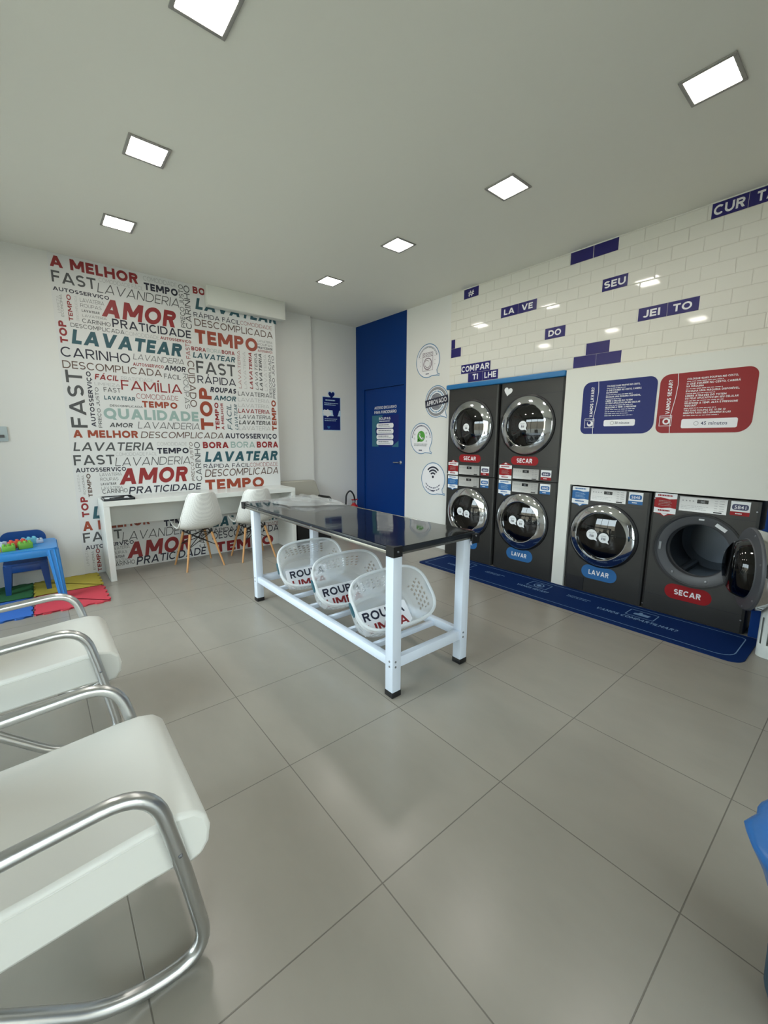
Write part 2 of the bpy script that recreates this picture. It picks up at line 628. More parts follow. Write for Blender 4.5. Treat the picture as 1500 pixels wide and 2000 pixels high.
class Glyphs:
    """geometric sans capitals drawn from bars, slanted bars and elliptic arcs; cap height 1"""

    def __init__(s, w):
        s.w, s.v, s.f = w, [], []

    def quad(s, *p):
        o = len(s.v)
        s.k += 1
        s.v += [(q[0] + s.x, q[1], s.k) for q in p]
        s.f.append(tuple(range(o, o + len(p))))

    def bar(s, x0, y0, x1, y1):
        s.quad((x0, y0), (x1, y0), (x1, y1), (x0, y1))

    def dia(s, xb, xt, h, y0=0.0, y1=1.0):
        s.quad((xb, y0), (xb + h, y0), (xt + h, y1), (xt, y1))

    def ring(s, cx, cy, rx, ry, a0, a1, w=None):
        w = w or s.w
        n = max(4, int(abs(a1 - a0) / 12))
        o = len(s.v)
        s.k += 1
        for i in range(n + 1):
            a = math.radians(a0 + (a1 - a0) * i / n)
            c, q = math.cos(a), math.sin(a)
            s.v.append((s.x + cx + rx * c, cy + ry * q, s.k))
            s.v.append((s.x + cx + (rx - w) * c, cy + (ry - w) * q, s.k))
        for i in range(n):
            s.f.append((o + 2 * i, o + 2 * i + 2, o + 2 * i + 3, o + 2 * i + 1))

    def bowl(s, W, y0, y1):
        ry = (y1 - y0) / 2
        rx = min(ry * 1.05, W - s.w)
        s.bar(0, y0, W - rx, y0 + s.w)
        s.bar(0, y1 - s.w, W - rx, y1)
        s.ring(W - rx, (y0 + y1) / 2, rx, ry, -90, 90)

    def put(s, ch, x):
        s.x = x
        s.k = 0
        w = s.w
        h = w * 1.13
        base = {'Á': 'A', 'Ã': 'A', 'É': 'E', 'Í': 'I', 'Ç': 'C', 'Ó': 'O'}.get(ch, ch)
        W = {'A': 1.06, 'B': .82, 'C': .94, 'D': .96, 'E': .70, 'F': .68, 'G': .98, 'H': .90, 'I': w, 'J': .58, 'L': .64, 'M': 1.12, 'N': .92, 'O': 1.06,
             'P': .80, 'Q': 1.06, 'R': .84, 'S': .76, 'T': .80, 'U': .88, 'V': 1.04, 'X': .95, 'Z': .80, ' ': .46, '.': w, ',': w, '-': .36, '"': .34, '?': .66}[base]
        if base in 'HMNU':
            W += (w - .15) * .6
        if base in 'BDEFHLNPR':
            s.bar(0, 0, w, 1)
        if base == 'A':
            m = W / 2 - h / 2
            s.dia(0, m, h)
            s.dia(W - h, m, h)
            y = .19
            s.bar(y * m + h * .4, y, W - y * m - h * .4, y + w * .9)
        elif base == 'V':
            m = W / 2 - h / 2
            s.dia(m, 0, h)
            s.dia(m, W - h, h)
        elif base == 'X':
            s.dia(0, W - h * 1.2, h * 1.2)
            s.dia(W - h * 1.2, 0, h * 1.2)
        elif base == 'B':
            s.bowl(W - .05, .52 - w / 2, 1)
            s.bowl(W, 0, .52 + w / 2)
        elif base in 'CG':
            s.ring(.52, .5, .52, .51, 44 if base == 'C' else 40, 316 if base == 'C' else 320)
            if base == 'G':
                s.bar(W - w, .12, W, .50)
                s.bar(W - .36, .50 - w * .9, W, .50)
        elif base == 'D':
            s.bowl(W, 0, 1)
        elif base in 'EF':
            s.bar(0, 1 - w, W, 1)
            s.bar(0, .5 - w / 2, W - .06, .5 + w / 2)
            if base == 'E':
                s.bar(0, 0, W, w)
        elif base == 'H':
            s.bar(W - w, 0, W, 1)
            s.bar(0, .5 - w / 2, W, .5 + w / 2)
        elif base == 'I':
            s.bar(0, 0, w, 1)
        elif base == 'J':
            s.bar(W - w, .30, W, 1)
            s.ring(W - .31, .31, .31, .32, 205, 360)
        elif base == 'L':
            s.bar(0, 0, W, w)
        elif base == 'M':
            s.bar(0, 0, w, 1)
            s.bar(W - w, 0, W, 1)
            k = h * 1.1
            s.dia(W / 2 - k / 2, 0, k, .22, 1)
            s.dia(W / 2 - k / 2, W - k, k, .22, 1)
        elif base == 'N':
            s.bar(W - w, 0, W, 1)
            k = h * 1.12
            s.dia(W - k, 0, k)
        elif base in 'OQ':
            s.ring(.53, .5, .53, .51, 0, 360)
            if base == 'Q':
                s.dia(W - h * 1.0, .55, h, -.08, .28)
        elif base in 'PR':
            s.bowl(W - .02, .36 if base == 'P' else .40, 1)
            if base == 'R':
                s.dia(W - h * 1.05, W * .40, h * 1.05, 0, .44)
        elif base == 'S':
            ry = (.5 + w / 2) / 2
            s.ring(W / 2, 1 - ry, W / 2, ry, 32, 270)
            s.ring(W / 2, ry, W / 2, ry, 90, -148)
        elif base == 'T':
            s.bar(0, 1 - w, W, 1)
            s.bar(W / 2 - w / 2, 0, W / 2 + w / 2, 1)
        elif base == 'U':
            s.bar(0, .43, w, 1)
            s.bar(W - w, .43, W, 1)
            s.ring(W / 2, .43, W / 2, .44, 180, 360)
        elif base == 'Z':
            s.bar(0, 0, W, w)
            s.bar(0, 1 - w, W, 1)
            s.dia(0, W - h * 1.3, h * 1.3, w * .6, 1 - w * .6)
        elif base == '.':
            s.bar(0, 0, w, w)
        elif base == ',':
            s.dia(-w * .3, 0, w, -w * .9, w)
        elif base == '-':
            s.bar(0, .36, W, .36 + w)
        elif base == '"':
            s.bar(0, .68, w * .8, 1)
            s.bar(.20, .68, .20 + w * .8, 1)
        elif base == '?':
            s.ring(.33, .70, .33, .31, 165, -80)
            s.bar(.31 - w / 2, .24, .31 + w / 2, .42 + w / 2)
            s.bar(.31 - w / 2, 0, .31 + w / 2, w * .95)
        if ch in 'ÁÉÍÓ':
            s.dia(W / 2 - h * .45, W / 2, h, 1.09, 1.27)
        elif ch == 'Ã':
            s.bar(W / 2 - .24, 1.10, W / 2 + .24, 1.10 + w * .8)
        elif ch == 'Ç':
            s.dia(.50 - w * .5, .50, w * .9, -.22, .02)
        return W


_GL = set("ABCDEFGHIJLMNOPQRSTUVXZÁÃÉÍÇÓ .,-\"?")


def text_mesh(body, sty, it):
    k = (body, sty, it)
    if k not in _tc:
        if all(ch in _GL for ch in body):
            g = Glyphs(WGT[sty])
            x = 0.0
            for ch in body:
                x += g.put(ch, x) + (0.0 if ch == ' ' else 0.135)
            sh = 0.2 if it else 0.0
            vs, fs = [(a + sh * b, b, q) for a, b, q in g.v], g.f
            x0, x1 = min(v[0] for v in vs), max(v[0] for v in vs)
            _tc[k] = ([((a - x0) / (x1 - x0), b, q) for a, b, q in vs], fs)
        else:
            c = bpy.data.curves.new('t', 'FONT')
            c.body = body
            c.offset = STY[sty]
            c.shear = 0.22 if it else 0.0
            c.resolution_u = 3
            c.space_character = 1.08
            o = bpy.data.objects.new('t', c)
            me = o.to_mesh()
            vs = [(v.co.x, v.co.y) for v in me.vertices]
            fs = [tuple(p.vertices) for p in me.polygons]
            o.to_mesh_clear()
            bpy.data.objects.remove(o)
            bpy.data.curves.remove(c)
            x0, x1 = min(v[0] for v in vs), max(v[0] for v in vs)
            _tc[k] = ([((a - x0) / (x1 - x0), b / 0.70, 0) for a, b in vs], fs)
    return _tc[k]


def rrect(u0, v0, u1, v1, r, n=6, rs=None):
    """rounded rectangle, ccw from lower left; rs = four radii"""
    rs = rs or [r] * 4
    cs = [(u0, v0, PI), (u1, v0, 1.5 * PI), (u1, v1, 0), (u0, v1, 0.5 * PI)]
    P = []
    for (cx, cy, a0), q in zip(cs, rs):
        if q <= 0:
            P.append((cx, cy))
            continue
        ox = cx + q if cx == u0 else cx - q
        oy = cy + q if cy == v0 else cy - q
        for i in range(n + 1):
            a = a0 + i / n * PI / 2
            P.append((ox + q * math.cos(a), oy + q * math.sin(a)))
    return P


def arc(cu, cv, r, a0, a1, n=24):
    return [(cu + r * math.cos(math.radians(a0 + (a1 - a0) * i / n)), cv + r * math.sin(math.radians(a0 + (a1 - a0) * i / n))) for i in range(n + 1)]


def heart(cu, cv, s, rot=0.0):
    P = []
    for i in range(40):
        t = 2 * PI * i / 40
        x = 16 * math.sin(t) ** 3 / 17
        y = (13 * math.cos(t) - 5 * math.cos(2 * t) - 2 * math.cos(3 * t) - math.cos(4 * t)) / 17
        c, q = math.cos(rot), math.sin(rot)
        P.append((cu + s * (x * c - y * q), cv + s * (x * q + y * c)))
    return P[::-1]


class Decal:
    """flat printed matter in the plane O + U*u + V*v, raised a hair along N per layer"""

    def __init__(s, O, U, V, N, step=0.0005):
        s.O, s.U, s.V, s.N, s.step = Vector(O), Vector(U), Vector(V), Vector(N), step
        s.mb = MB()

    def P(s, u, v, l):
        return s.O + s.U * u + s.V * v + s.N * (s.step * l)

    def poly(s, pts, m, l=1):
        s.mb.add([s.P(a, b, l) for a, b in pts], [tuple(range(len(pts)))], m, False)
        return s

    def rect(s, u0, v0, u1, v1, m, l=1):
        return s.poly([(u0, v0), (u1, v0), (u1, v1), (u0, v1)], m, l)

    def rr(s, u0, v0, u1, v1, r, m, l=1, rs=None):
        return s.poly(rrect(u0, v0, u1, v1, r, 6, rs), m, l)

    def disc(s, cu, cv, r, m, l=1, n=40, ry=None):
        return s.poly([(cu + r * math.cos(2 * PI * i / n), cv + (ry or r) * math.sin(2 * PI * i / n)) for i in range(n)], m, l)

    def line(s, pts, w, m, l=1, closed=False):
        k = len(pts)
        A, B = [], []
        for i in range(k):
            p = Vector(pts[i])
            if closed:
                t = Vector(pts[(i + 1) % k]) - Vector(pts[i - 1])
            else:
                t = Vector(pts[min(i + 1, k - 1)]) - Vector(pts[max(i - 1, 0)])
            if t.length < 1e-9:
                t = Vector((1, 0))
            t.normalize()
            n = Vector((-t.y, t.x)) * (w / 2)
            A.append(p + n)
            B.append(p - n)
        vs = [s.P(a.x, a.y, l) for a in A] + [s.P(b.x, b.y, l) for b in B]
        fs = [(i, k + i, k + (i + 1) % k, (i + 1) % k) for i in range(k if closed else k - 1)]
        s.mb.add(vs, fs, m, False)
        return s

    def text(s, body, sty, m, u0, v0, u1, v1, it=0, rot=0, l=2):
        """rot 0: along +u; 1: reading upwards; -1: reading downwards; box = cap-height box"""
        vs, fs = text_mesh(body, sty, it)
        out = []
        l0 = l
        for a, b, q in vs:
            l = l0 + 0.11 * q            # overlapping strokes of a letter never share a plane
            if rot == 0:
                out.append(s.P(u0 + a * (u1 - u0), v0 + b * (v1 - v0), l))
            elif rot == 1:
                out.append(s.P(u1 - b * (u1 - u0), v0 + a * (v1 - v0), l))
            else:
                out.append(s.P(u0 + b * (u1 - u0), v1 - a * (v1 - v0), l))
        s.mb.add(out, fs, m, False)
        return s

    def build(s, name, parent=None, world=True):
        return s.mb.build(name, parent, sharp=0, world=world)

MURAL_H = [
 ('A MELHOR', 4, 'R', 0, -0.423, 2.965, 0.291, 3.062), ('FAST',2,'G',0,-0.421,2.831,-0.078,2.933), ('COMODIDADE FÁCIL', 0, 'L', 0, -0.051, 2.913, 0.334, 2.95),
 ('COMODIDADE',0,'L',0,0.341,3.016,0.661,3.059), ('TEMPO',4,'K',0,0.342,2.925,0.666,2.996), ('LAVANDERIA',0,'G',1,-0.074,2.812,0.672,2.901),
 ('BORA',4,'R',0,0.824,2.992,1.094,3.065), ('LAVATEAR',4,'T',1,0.839,2.832,1.825,2.952), ('RÁPIDA FÁCIL', 1, 'K', 0, 0.816, 2.747, 1.338, 2.796),
 ('COMODIDADE',0,'R',0,1.345,2.753,1.745,2.796), ('DESCOMPLICADA',1,'B',0,0.819,2.654,1.755,2.73), ('TEMPO',4,'O',0,0.815,2.466,1.548,2.617),
 ('AUTOSSERVIÇO',3,'K',0,-0.422,2.758,0.021,2.792), ('LAVATERIA',0,'G',0,-0.221,2.696,-0.027,2.731), ('ROUPAS',0,'G',0,-0.223,2.649,-0.053,2.68),
 ('LAVATEAR',3,'G',0,-0.216,2.606,-0.072,2.628), ('LAVATERIA',0,'G',0,-0.216,2.562,-0.018,2.585), ('CARINHO',1,'G',0,-0.222,2.505,0.012,2.544),
 ('AMOR',4,'R',1,-0.057,2.595,0.63,2.764), ('PRATICIDADE',2,'K',0,0.026,2.506,0.773,2.588), ('DESCOMPLICADA',1,'G',0,-0.318,2.451,0.126,2.489),
 ('COMODIDADE',0,'L',0,0.133,2.447,0.449,2.485), ('AUTOSSERVIÇO',3,'R',0,0.457,2.455,0.77,2.484), ('LAVATEAR',4,'T',1,-0.326,2.298,0.669,2.432),
 ('CARINHO',1,'K',0,-0.42,2.17,0.155,2.261), ('LAVANDERIA',0,'G',1,0.182,2.215,0.677,2.272), ('DESCOMPLICADA',1,'B',0,-0.418,2.064,0.444,2.135),
 ('AUTOSSERVIÇO',3,'R',0,0.177,2.152,0.468,2.183), ('AMOR',3,'K',1,0.47,2.135,0.693,2.192), ('FÁCIL',3,'R',1,-0.172,1.981,0.032,2.034),
 ('PRATICIDADE',0,'L',0,0.056,1.998,0.356,2.032), ('FÁCIL',1,'G',0,0.463,2.048,0.633,2.099), ('LIMPEZA',0,'L',0,-0.177,1.924,0.042,1.953),
 ('FAST',1,'G',0,-0.106,1.865,0.042,1.91), ('FAMÍLIA',1,'R',0,0.05,1.898,0.637,1.996), ('LAVATEAR',3,'T',0,-0.108,1.789,0.167,1.829),
 ('COMODIDADE',0,'R',0,0.18,1.818,0.59,1.871), ('DESCOMPLICADA',2,'G',0,-0.066,1.722,0.231,1.742), ('TEMPO',4,'O',0,0.228,1.73,0.575,1.797),
 ('QUALIDADE',4,'P',0,-0.128,1.598,0.794,1.706), ('AMOR',3,'G',1,-0.088,1.514,0.123,1.559), ('LAVANDERIA',0,'G',1,0.167,1.506,0.797,1.578),
 ('BORA',3,'R',0,0.768,2.383,0.925,2.425), ('BORA',0,'P',0,0.935,2.386,1.095,2.429), ('BORA',3,'R',0,1.105,2.389,1.257,2.431),
 ('LAVATEAR',3,'T',1,0.777,2.306,1.262,2.366), ('FAST',2,'G',0,0.806,2.142,1.253,2.277), ('RÁPIDA',1,'K',0,0.81,2.032,1.253,2.116),
 ('ROUPAS',4,'K',1,0.944,1.942,1.252,2.0), ('AMOR',3,'T',1,0.978,1.851,1.247,1.908), ('LAVATERIA',1,'G',0,1.272,1.925,1.676,1.976),
 ('LAVATERIA',0,'L',0,1.268,1.858,1.674,1.903), ('LAVATERIA',0,'L',0,1.267,1.79,1.67,1.832), ('LAVATERIA',2,'R',0,1.265,1.72,1.672,1.77),
 ('LAVATERIA',1,'G',1,1.268,1.652,1.681,1.698), ('LAVATERIA',3,'G',1,1.264,1.581,1.677,1.63), ('LAVATERIA',0,'L',0,1.26,1.511,1.674,1.563),
 ('LAVATERIA',0,'G',0,1.554,2.586,1.747,2.613), ('ROUPAS',0,'G',0,1.552,2.547,1.745,2.574), ('PRATICIDADE',3,'K',0,1.55,2.508,1.744,2.534),
 ('AUTOSSERVIÇO',3,'R',0,1.548,2.47,1.742,2.497), ('A MELHOR', 4, 'O', 0, -0.4, 1.405, 0.162, 1.48), ('DESCOMPLICADA',1,'B',1,0.186,1.405,1.066,1.475),
 ('AUTOSSERVIÇO',3,'K',0,1.087,1.407,1.758,1.47), ('LAVATERIA',2,'G',1,-0.413,1.273,0.299,1.359), ('COMODIDADE',0,'L',0,0.336,1.324,0.645,1.361),
 ('TEMPO',4,'K',0,0.333,1.235,0.66,1.299), ('BORA',4,'R',0,0.821,1.291,1.121,1.365), ('BORA',2,'P',0,1.149,1.295,1.457,1.369),
 ('BORA',4,'R',0,1.48,1.294,1.773,1.371), ('FAST',2,'G',0,-0.42,1.132,-0.073,1.232), ('COMODIDADE FÁCIL', 0, 'L', 0, -0.058, 1.218, 0.328, 1.253),
 ('LAVANDERIA',0,'G',1,-0.074,1.112,0.667,1.201), ('LAVATEAR',4,'T',1,0.83,1.131,1.761,1.251), ('RÁPIDA FÁCIL', 1, 'K', 0, 0.812, 1.055, 1.371, 1.104),
 ('COMODIDADE',0,'R',0,1.378,1.053,1.758,1.105), ('DESCOMPLICADA',1,'B',1,0.819,0.952,1.758,1.041), ('AUTOSSERVIÇO',3,'K',0,-0.413,1.06,0.021,1.103),
 ('LAVATERIA',0,'G',0,-0.218,1.014,-0.022,1.044), ('ROUPAS',0,'G',0,-0.218,0.964,-0.057,0.996), ('LAVATEAR',3,'G',0,-0.216,0.919,-0.08,0.944),
 ('LAVATERIA',0,'G',0,-0.216,0.875,-0.026,0.904), ('CARINHO',1,'G',0,-0.212,0.831,0.017,0.874), ('AMOR',4,'R',1,-0.053,0.915,0.634,1.086),
 ('PRATICIDADE',2,'K',1,0.024,0.81,0.774,0.886), ('TEMPO',4,'O',0,0.818,0.788,1.554,0.918), ('LAVATEAR',4,'T',1,-0.318,0.577,0.675,0.706),
 ('A MELHOR', 4, 'O', 0, -0.41, 0.46, 0.198, 0.558), ('FAST',2,'G',0,-0.419,0.34,-0.076,0.439), ('LAVANDERIA',0,'G',1,-0.081,0.305,0.68,0.403),
 ('TEMPO',4,'K',0,0.339,0.412,0.675,0.487), ('AUTOSSERVIÇO',3,'K',0,-0.408,0.263,0.025,0.304), ('LAVATERIA',0,'G',0,-0.208,0.222,-0.019,0.255),
 ('ROUPAS',0,'G',0,-0.206,0.17,-0.047,0.203), ('LAVATEAR',3,'G',0,-0.204,0.125,-0.075,0.155), ('LAVATERIA',0,'G',0,-0.201,0.084,-0.023,0.113),
 ('CARINHO',1,'G',0,-0.2,0.039,0.018,0.085), ('AMOR',4,'R',1,-0.051,0.105,0.62,0.282), ('PRATICIDADE',2,'K',1,0.03,0.018,0.781,0.108),
 ('LAVATEAR',4,'T',1,0.875,0.336,1.738,0.456), ('RÁPIDA FÁCIL', 1, 'K', 0, 0.824, 0.266, 1.383, 0.316), ('COMODIDADE',0,'R',0,1.394,0.262,1.735,0.311),
 ('DESCOMPLICADA',1,'K',0,0.859,0.183,1.732,0.272), ('TEMPO',4,'R',0,0.889,0.013,1.65,0.14),
]
MURAL_V = [
 ('PREÇO JUSTO', 1, 'G', 0, 0, 0.677, 2.611, 0.723, 3.054), ('CARINHO', 1, 'G', 0, 0, 0.729, 2.606, 0.789, 3.055), ('LIMPEZA', 0, 'L', 0, 0, -0.404, 2.564, -0.384, 2.715),
 ('ECONOMIA', 0, 'G', 0, 0, -0.379, 2.534, -0.36, 2.729), ('TEMPO', 3, 'R', 0, 0, -0.326, 2.506, -0.292, 2.741), ('DESCOMPLICADA', 0, 'L', 0, 0, -0.265, 2.515, -0.246, 2.742),
 ('TOP', 4, 'R', 0, 0, -0.412, 2.294, -0.352, 2.496), ('FAST', 1, 'R', 0, 0, 0.707, 2.287, 0.751, 2.448), ('CUIDADO', 1, 'B', 0, 1, 0.714, 1.76, 0.786, 2.267),
 ('ROUPAS', 0, 'G', 0, 1, 0.656, 1.738, 0.71, 2.118), ('FAST', 2, 'G', 0, 0, -0.404, 1.503, -0.273, 2.05), ('AUTOSSERVIÇO', 3, 'K', 0, 0, -0.239, 1.514, -0.201, 2.051),
 ('PREÇO JUSTO', 1, 'G', 0, 0, -0.18, 1.507, -0.151, 1.903), ('TOP', 4, 'O', 0, 0, 0.816, 1.506, 0.956, 1.983), ('TEMPO', 4, 'R', 0, 0, 0.982, 1.51, 1.028, 1.825),
 ('A MELHOR', 3, 'R', 0, 0, 1.052, 1.51, 1.083, 1.822), ('FÁCIL', 1, 'T', 1, 0, 1.124, 1.512, 1.18, 1.814), ('LAVATEAR', 2, 'T', 1, 0, 1.214, 1.514, 1.252, 1.819),
 ('LAVATERIA', 0, 'R', 0, 0, 1.287, 2.013, 1.321, 2.454), ('LAVATERIA', 0, 'L', 0, 0, 1.355, 2.011, 1.388, 2.447), ('LAVATERIA', 3, 'R', 1, 0, 1.427, 2.014, 1.466, 2.447),
 ('LAVATERIA', 1, 'G', 1, 0, 1.499, 2.008, 1.535, 2.446), ('LAVATERIA', 3, 'G', 1, 0, 1.555, 2.006, 1.593, 2.45), ('LAVATERIA', 0, 'L', 0, 0, 1.62, 2.003, 1.657, 2.452),
 ('DESCOMPLICADA', 1, 'G', 0, 0, 1.681, 1.932, 1.714, 2.454), ('PREÇO JUSTO', 1, 'K', 0, 0, 1.727, 1.92, 1.76, 2.444), ('TEMPO', 4, 'O', 0, 0, 1.7, 1.512, 1.762, 1.896),
 ('PREÇO JUSTO', 1, 'B', 1, 0, 0.672, 0.913, 0.706, 1.363), ('CARINHO', 1, 'G', 0, 0, 0.723, 0.909, 0.786, 1.364), ('LIMPEZA', 0, 'L', 0, 0, -0.408, 0.869, -0.39, 1.041),
 ('ECONOMIA', 0, 'G', 0, 0, -0.371, 0.838, -0.353, 1.029), ('TEMPO', 3, 'B', 0, 0, -0.332, 0.806, -0.297, 1.044), ('TOP', 4, 'R', 0, 0, -0.404, 0.603, -0.343, 0.813),
 ('LIMPEZA', 0, 'L', 0, 0, -0.414, 0.092, -0.393, 0.267), ('ECONOMIA', 0, 'G', 0, 0, -0.363, 0.039, -0.344, 0.24), ('TEMPO', 3, 'R', 0, 0, -0.324, 0.017, -0.29, 0.261),
 ('CARINHO', 1, 'G', 0, 0, 0.704, 0.102, 0.766, 0.428),
]

# ================================================================== THE SETTING


def keepbuild(mb, name, parent=None):
    mb.keep = True
    o = mb.build(name, parent)
    return o


mb = MB().box((XL - 0.2, YF - 0.2, -0.12), (4.0, 3.5, 0.0), 'floor')
struct(keepbuild(mb, 'floor'))
mb = MB().box((XL - 0.2, YF - 0.2, CEIL), (4.0, 3.5, CEIL + 0.12), 'ceil')
struct(keepbuild(mb, 'ceiling'))

mb = MB()
mb.box((XL, YB, 0), (1.787, 3.5, CEIL), 'wall')
mb.box((1.787, 3.275, 0), (2.428, 3.5, CEIL), 'wall')
mb.box((2.428, 3.335, 0), (3.346, 3.5, CEIL), 'wall')
struct(keepbuild(mb, 'wall_back'))

mb = MB()
mb.box((XR, 3.135, 0), (3.346, 3.335, CEIL), 'blue')
mb.box((XR, 2.19, 0), (3.346, 2.235, CEIL), 'blue')
mb.box((XR, 2.235, 2.147), (3.346, 3.135, CEIL), 'blue')
mb.box((XR, 1.318, 0), (3.346, 2.19, CEIL), 'wall')
mb.box((XR, YF, 2.0), (3.346, 1.318, CEIL), 'wall')
mb.box((3.11, -0.238, 0), (3.346, -0.122, 2.025), 'panel')
mb.box((3.11, YF, 0.992), (3.346, -0.238, 2.025), 'panel')
mb.box((3.13, YF, 0), (3.346, -1.622, 0.992), 'blue')
mb.box((3.92, YF, 0), (4.0, 1.5, 2.1), 'wall')  # unseen shell behind the machines, added to stop light leaks
mb.box((3.346, YF, 2.0), (3.92, 1.5, 2.1), 'wall')
mb.box((3.346, 1.318, 0), (3.92, 1.5, 2.0), 'wall')
wr = struct(keepbuild(mb, 'wall_right'))
mb = MB().box((3.239, YF, 2.028), (XR, 1.412, CEIL), 'tile')
tl = struct(keepbuild(mb, 'tile_cladding', wr))
struct(MB().box((3.09, -0.118, 1.978), (XR, 1.328, 2.032), 'bluetrim', 0.012).build('trim_1'))

# left and front: the glazed shopfront the daylight comes through
mb = MB().box((XL - 0.12, 2.62, 0), (XL, YB, CEIL), 'wall').box((XL - 0.12, YF, 2.85), (XL, 2.62, CEIL), 'wall').box((XL - 0.12, YF, 0), (XL, -1.02, 2.85), 'wall')  # solid front stretch shaped to cut daylight on the near floor
struct(keepbuild(mb, 'wall_left'))
mb = MB().box((XL, YF - 0.12, 2.75), (3.346, YF, CEIL), 'wall').box((1.2, YF - 0.12, 0), (3.346, YF, 2.75), 'wall')  # solid right part shaped to darken the floor on that side
struct(keepbuild(mb, 'wall_front'))
mb = MB()
for y in (-0.99, 0.2, 1.4, 2.59):
    mb.box((XL - 0.08, y - 0.03, 0), (XL - 0.02, y + 0.03, 2.85), 'alu')
mb.box((XL - 0.08, -1.02, 0), (XL - 0.02, 2.62, 0.08), 'alu').box((XL - 0.08, -1.02, 2.78), (XL - 0.02, 2.62, 2.85), 'alu')
w1 = struct(mb.build('window_1'))
struct(MB().box((XL - 0.054, -1.0, 0.08), (XL - 0.046, 2.6, 2.78), 'pane').build('pane', w1, world=True))
mb = MB()
for x in (-1.87, -0.85, 0.17, 1.17):
    mb.box((x - 0.03, YF - 0.08, 0), (x + 0.03, YF - 0.02, 2.75), 'alu')
mb.box((XL, YF - 0.08, 0), (1.2, YF - 0.02, 0.08), 'alu').box((XL, YF - 0.08, 2.68), (1.2, YF - 0.02, 2.75), 'alu')
w2 = struct(mb.build('window_2'))
struct(MB().box((XL, YF - 0.054, 0.08), (1.2, YF - 0.046, 2.68), 'pane').build('pane', w2, world=True))
struct(keepbuild(MB().box((-1.5, -6.3, 2.9), (3.3, -3.83, 3.05), 'facade'), 'sky_blocker'))  # unseen slab added to keep sky light off the near floor
struct(keepbuild(MB().box((-30, -30, -0.3), (20, 20, -0.14), 'pave'), 'pavement'))
struct(keepbuild(MB().box((-8, -16, -0.14), (12, -15, 4.2), 'facade').box((-15, -12, -0.14), (-14, 14, 4.2), 'facade'), 'facade'))

# blue staff door
mb = MB().box((3.264, 2.240, 0.006), (3.302, 3.130, 2.142), 'bluedoor')
d1 = struct(mb.build('door_1'))
mb = MB().box((3.302, 2.235, 0), (3.346, 3.135, 2.147), 'bluedoor')
struct(mb.build('trim_2'))
mb = MB()
mb.lathe([(0.024, 0), (0.024, 0.008), (0.010, 0.012), (0.010, 0.045)], (3.264, 2.300, 1.085), (-1, 0, 0), 'alu', 20)
mb.tube([(3.222, 2.300, 1.085), (3.220, 2.34, 1.085), (3.222, 2.415, 1.083)], 0.009, 'alu', 8)
struct(mb.build('handle', d1, world=True))

# ================================================================== MURAL AND WALL GRAPHICS
d = Decal((0, YB, 0), (1, 0, 0), (0, 0, 1), (0, -1, 0), 0.0008)
d.rect(-0.436, 0.002, 1.786, CEIL - 0.002, 'mural', 1)
for t, st, c, it, x0, z0, x1, z1 in MURAL_H:
    d.text(t, st, c, x0, z0, x1, min(z1, 3.07), it, 0, 2)
for t, st, c, it, down, x0, z0, x1, z1 in MURAL_V:
    d.text(t, st, c, x0, z0, x1, z1, it, -1 if down else 1, 2)
tag(d.build('word_mural'), 'white wall mural printed all over with laundry words in red, grey and teal', 'mural')

mb = MB().box((0.945, 2.955, 2.872), (1.885, YB - 0.003, CEIL), 'panel', 0.006)
tag(mb.build('bulkhead_box'), 'white boxed bulkhead under the ceiling over the right end of the word mural', 'bulkhead')

mb = MB().box((-1.0, 3.055, 1.366), (-0.88, YB, 1.500), 'switch', 0.006)
sw = tag(mb.build('wall_switch'), 'pale plastic switch plate on the bare wall left of the word mural', 'switch')
MB().box((-0.975, 3.050, 1.40), (-0.905, 3.056, 1.425), 'rubber', 0.002).build('rocker', sw, world=True)


def RW(x=XR - 0.0075):
    return Decal((x, 0, 0), (0, -1, 0), (0, 0, 1), (-1, 0, 0), 0.0006)


RWALL = XR - 0.0005


def vtile(name, label, rects, texts, group=None):
    """violet tiles / vinyl squares of the tiled wall, some lettered; rects (y_left, z_low, y_right, z_high)"""
    mb = MB()
    for a, z0, b, z1 in rects:
        mb.box((3.2375, b, z0), (3.2395, a, z1), 'signviolet', 0.0006, 1)
    o = tag(mb.build(name), label, 'wall tile', group)
    if texts:
        for t, a, z0, b, z1 in texts:
            dd = Decal((3.2373, 0, 0), (0, -1, 0), (0, 0, 1), (-1, 0, 0), 0.0006)
            dd.text(t, 3, 'white', -a, z0, -b, z1, 0, 0, 1)
            dd.build('lettering', o)
    return o


def row(k):
    return TZ0 - TH * (k + 1) + 0.001, TZ0 - TH * k - 0.001


z = row(0)
vtile('lettered_tile', 'small violet wall tile with a white hash sign, touching the ceiling', [(1.2265, z[0], 1.023, z[1])], [('#', 1.165, z[0] + 0.022, 1.085, z[1] - 0.020)])
vtile('plain_tile', 'pair of blank violet tiles touching the ceiling above the SEU tile',
      [(-0.0135, z[0], -0.216, z[1]), (-0.2205, z[0], -0.424, z[1])], [])
vtile('lettered_tile', 'violet tiles lettered CUR TA at the ceiling near the right edge',
      [(-1.056, z[0], -1.2605, z[1]), (-1.2625, z[0], -1.466, z[1])], [('CUR', -1.068, z[0] + 0.018, -1.243, z[1] - 0.018), ('TA', -1.305, z[0] + 0.018, -1.41, z[1] - 0.018)])
z = row(3)
vtile('lettered_tile', 'violet tiles lettered LA VE, below and right of the hash tile',
      [(0.715, z[0], 0.5105, z[1]), (0.5085, z[0], 0.303, z[1])], [('LA', 0.677, z[0] + 0.022, 0.553, z[1] - 0.022), ('VE', 0.47, z[0] + 0.022, 0.345, z[1] - 0.022)])
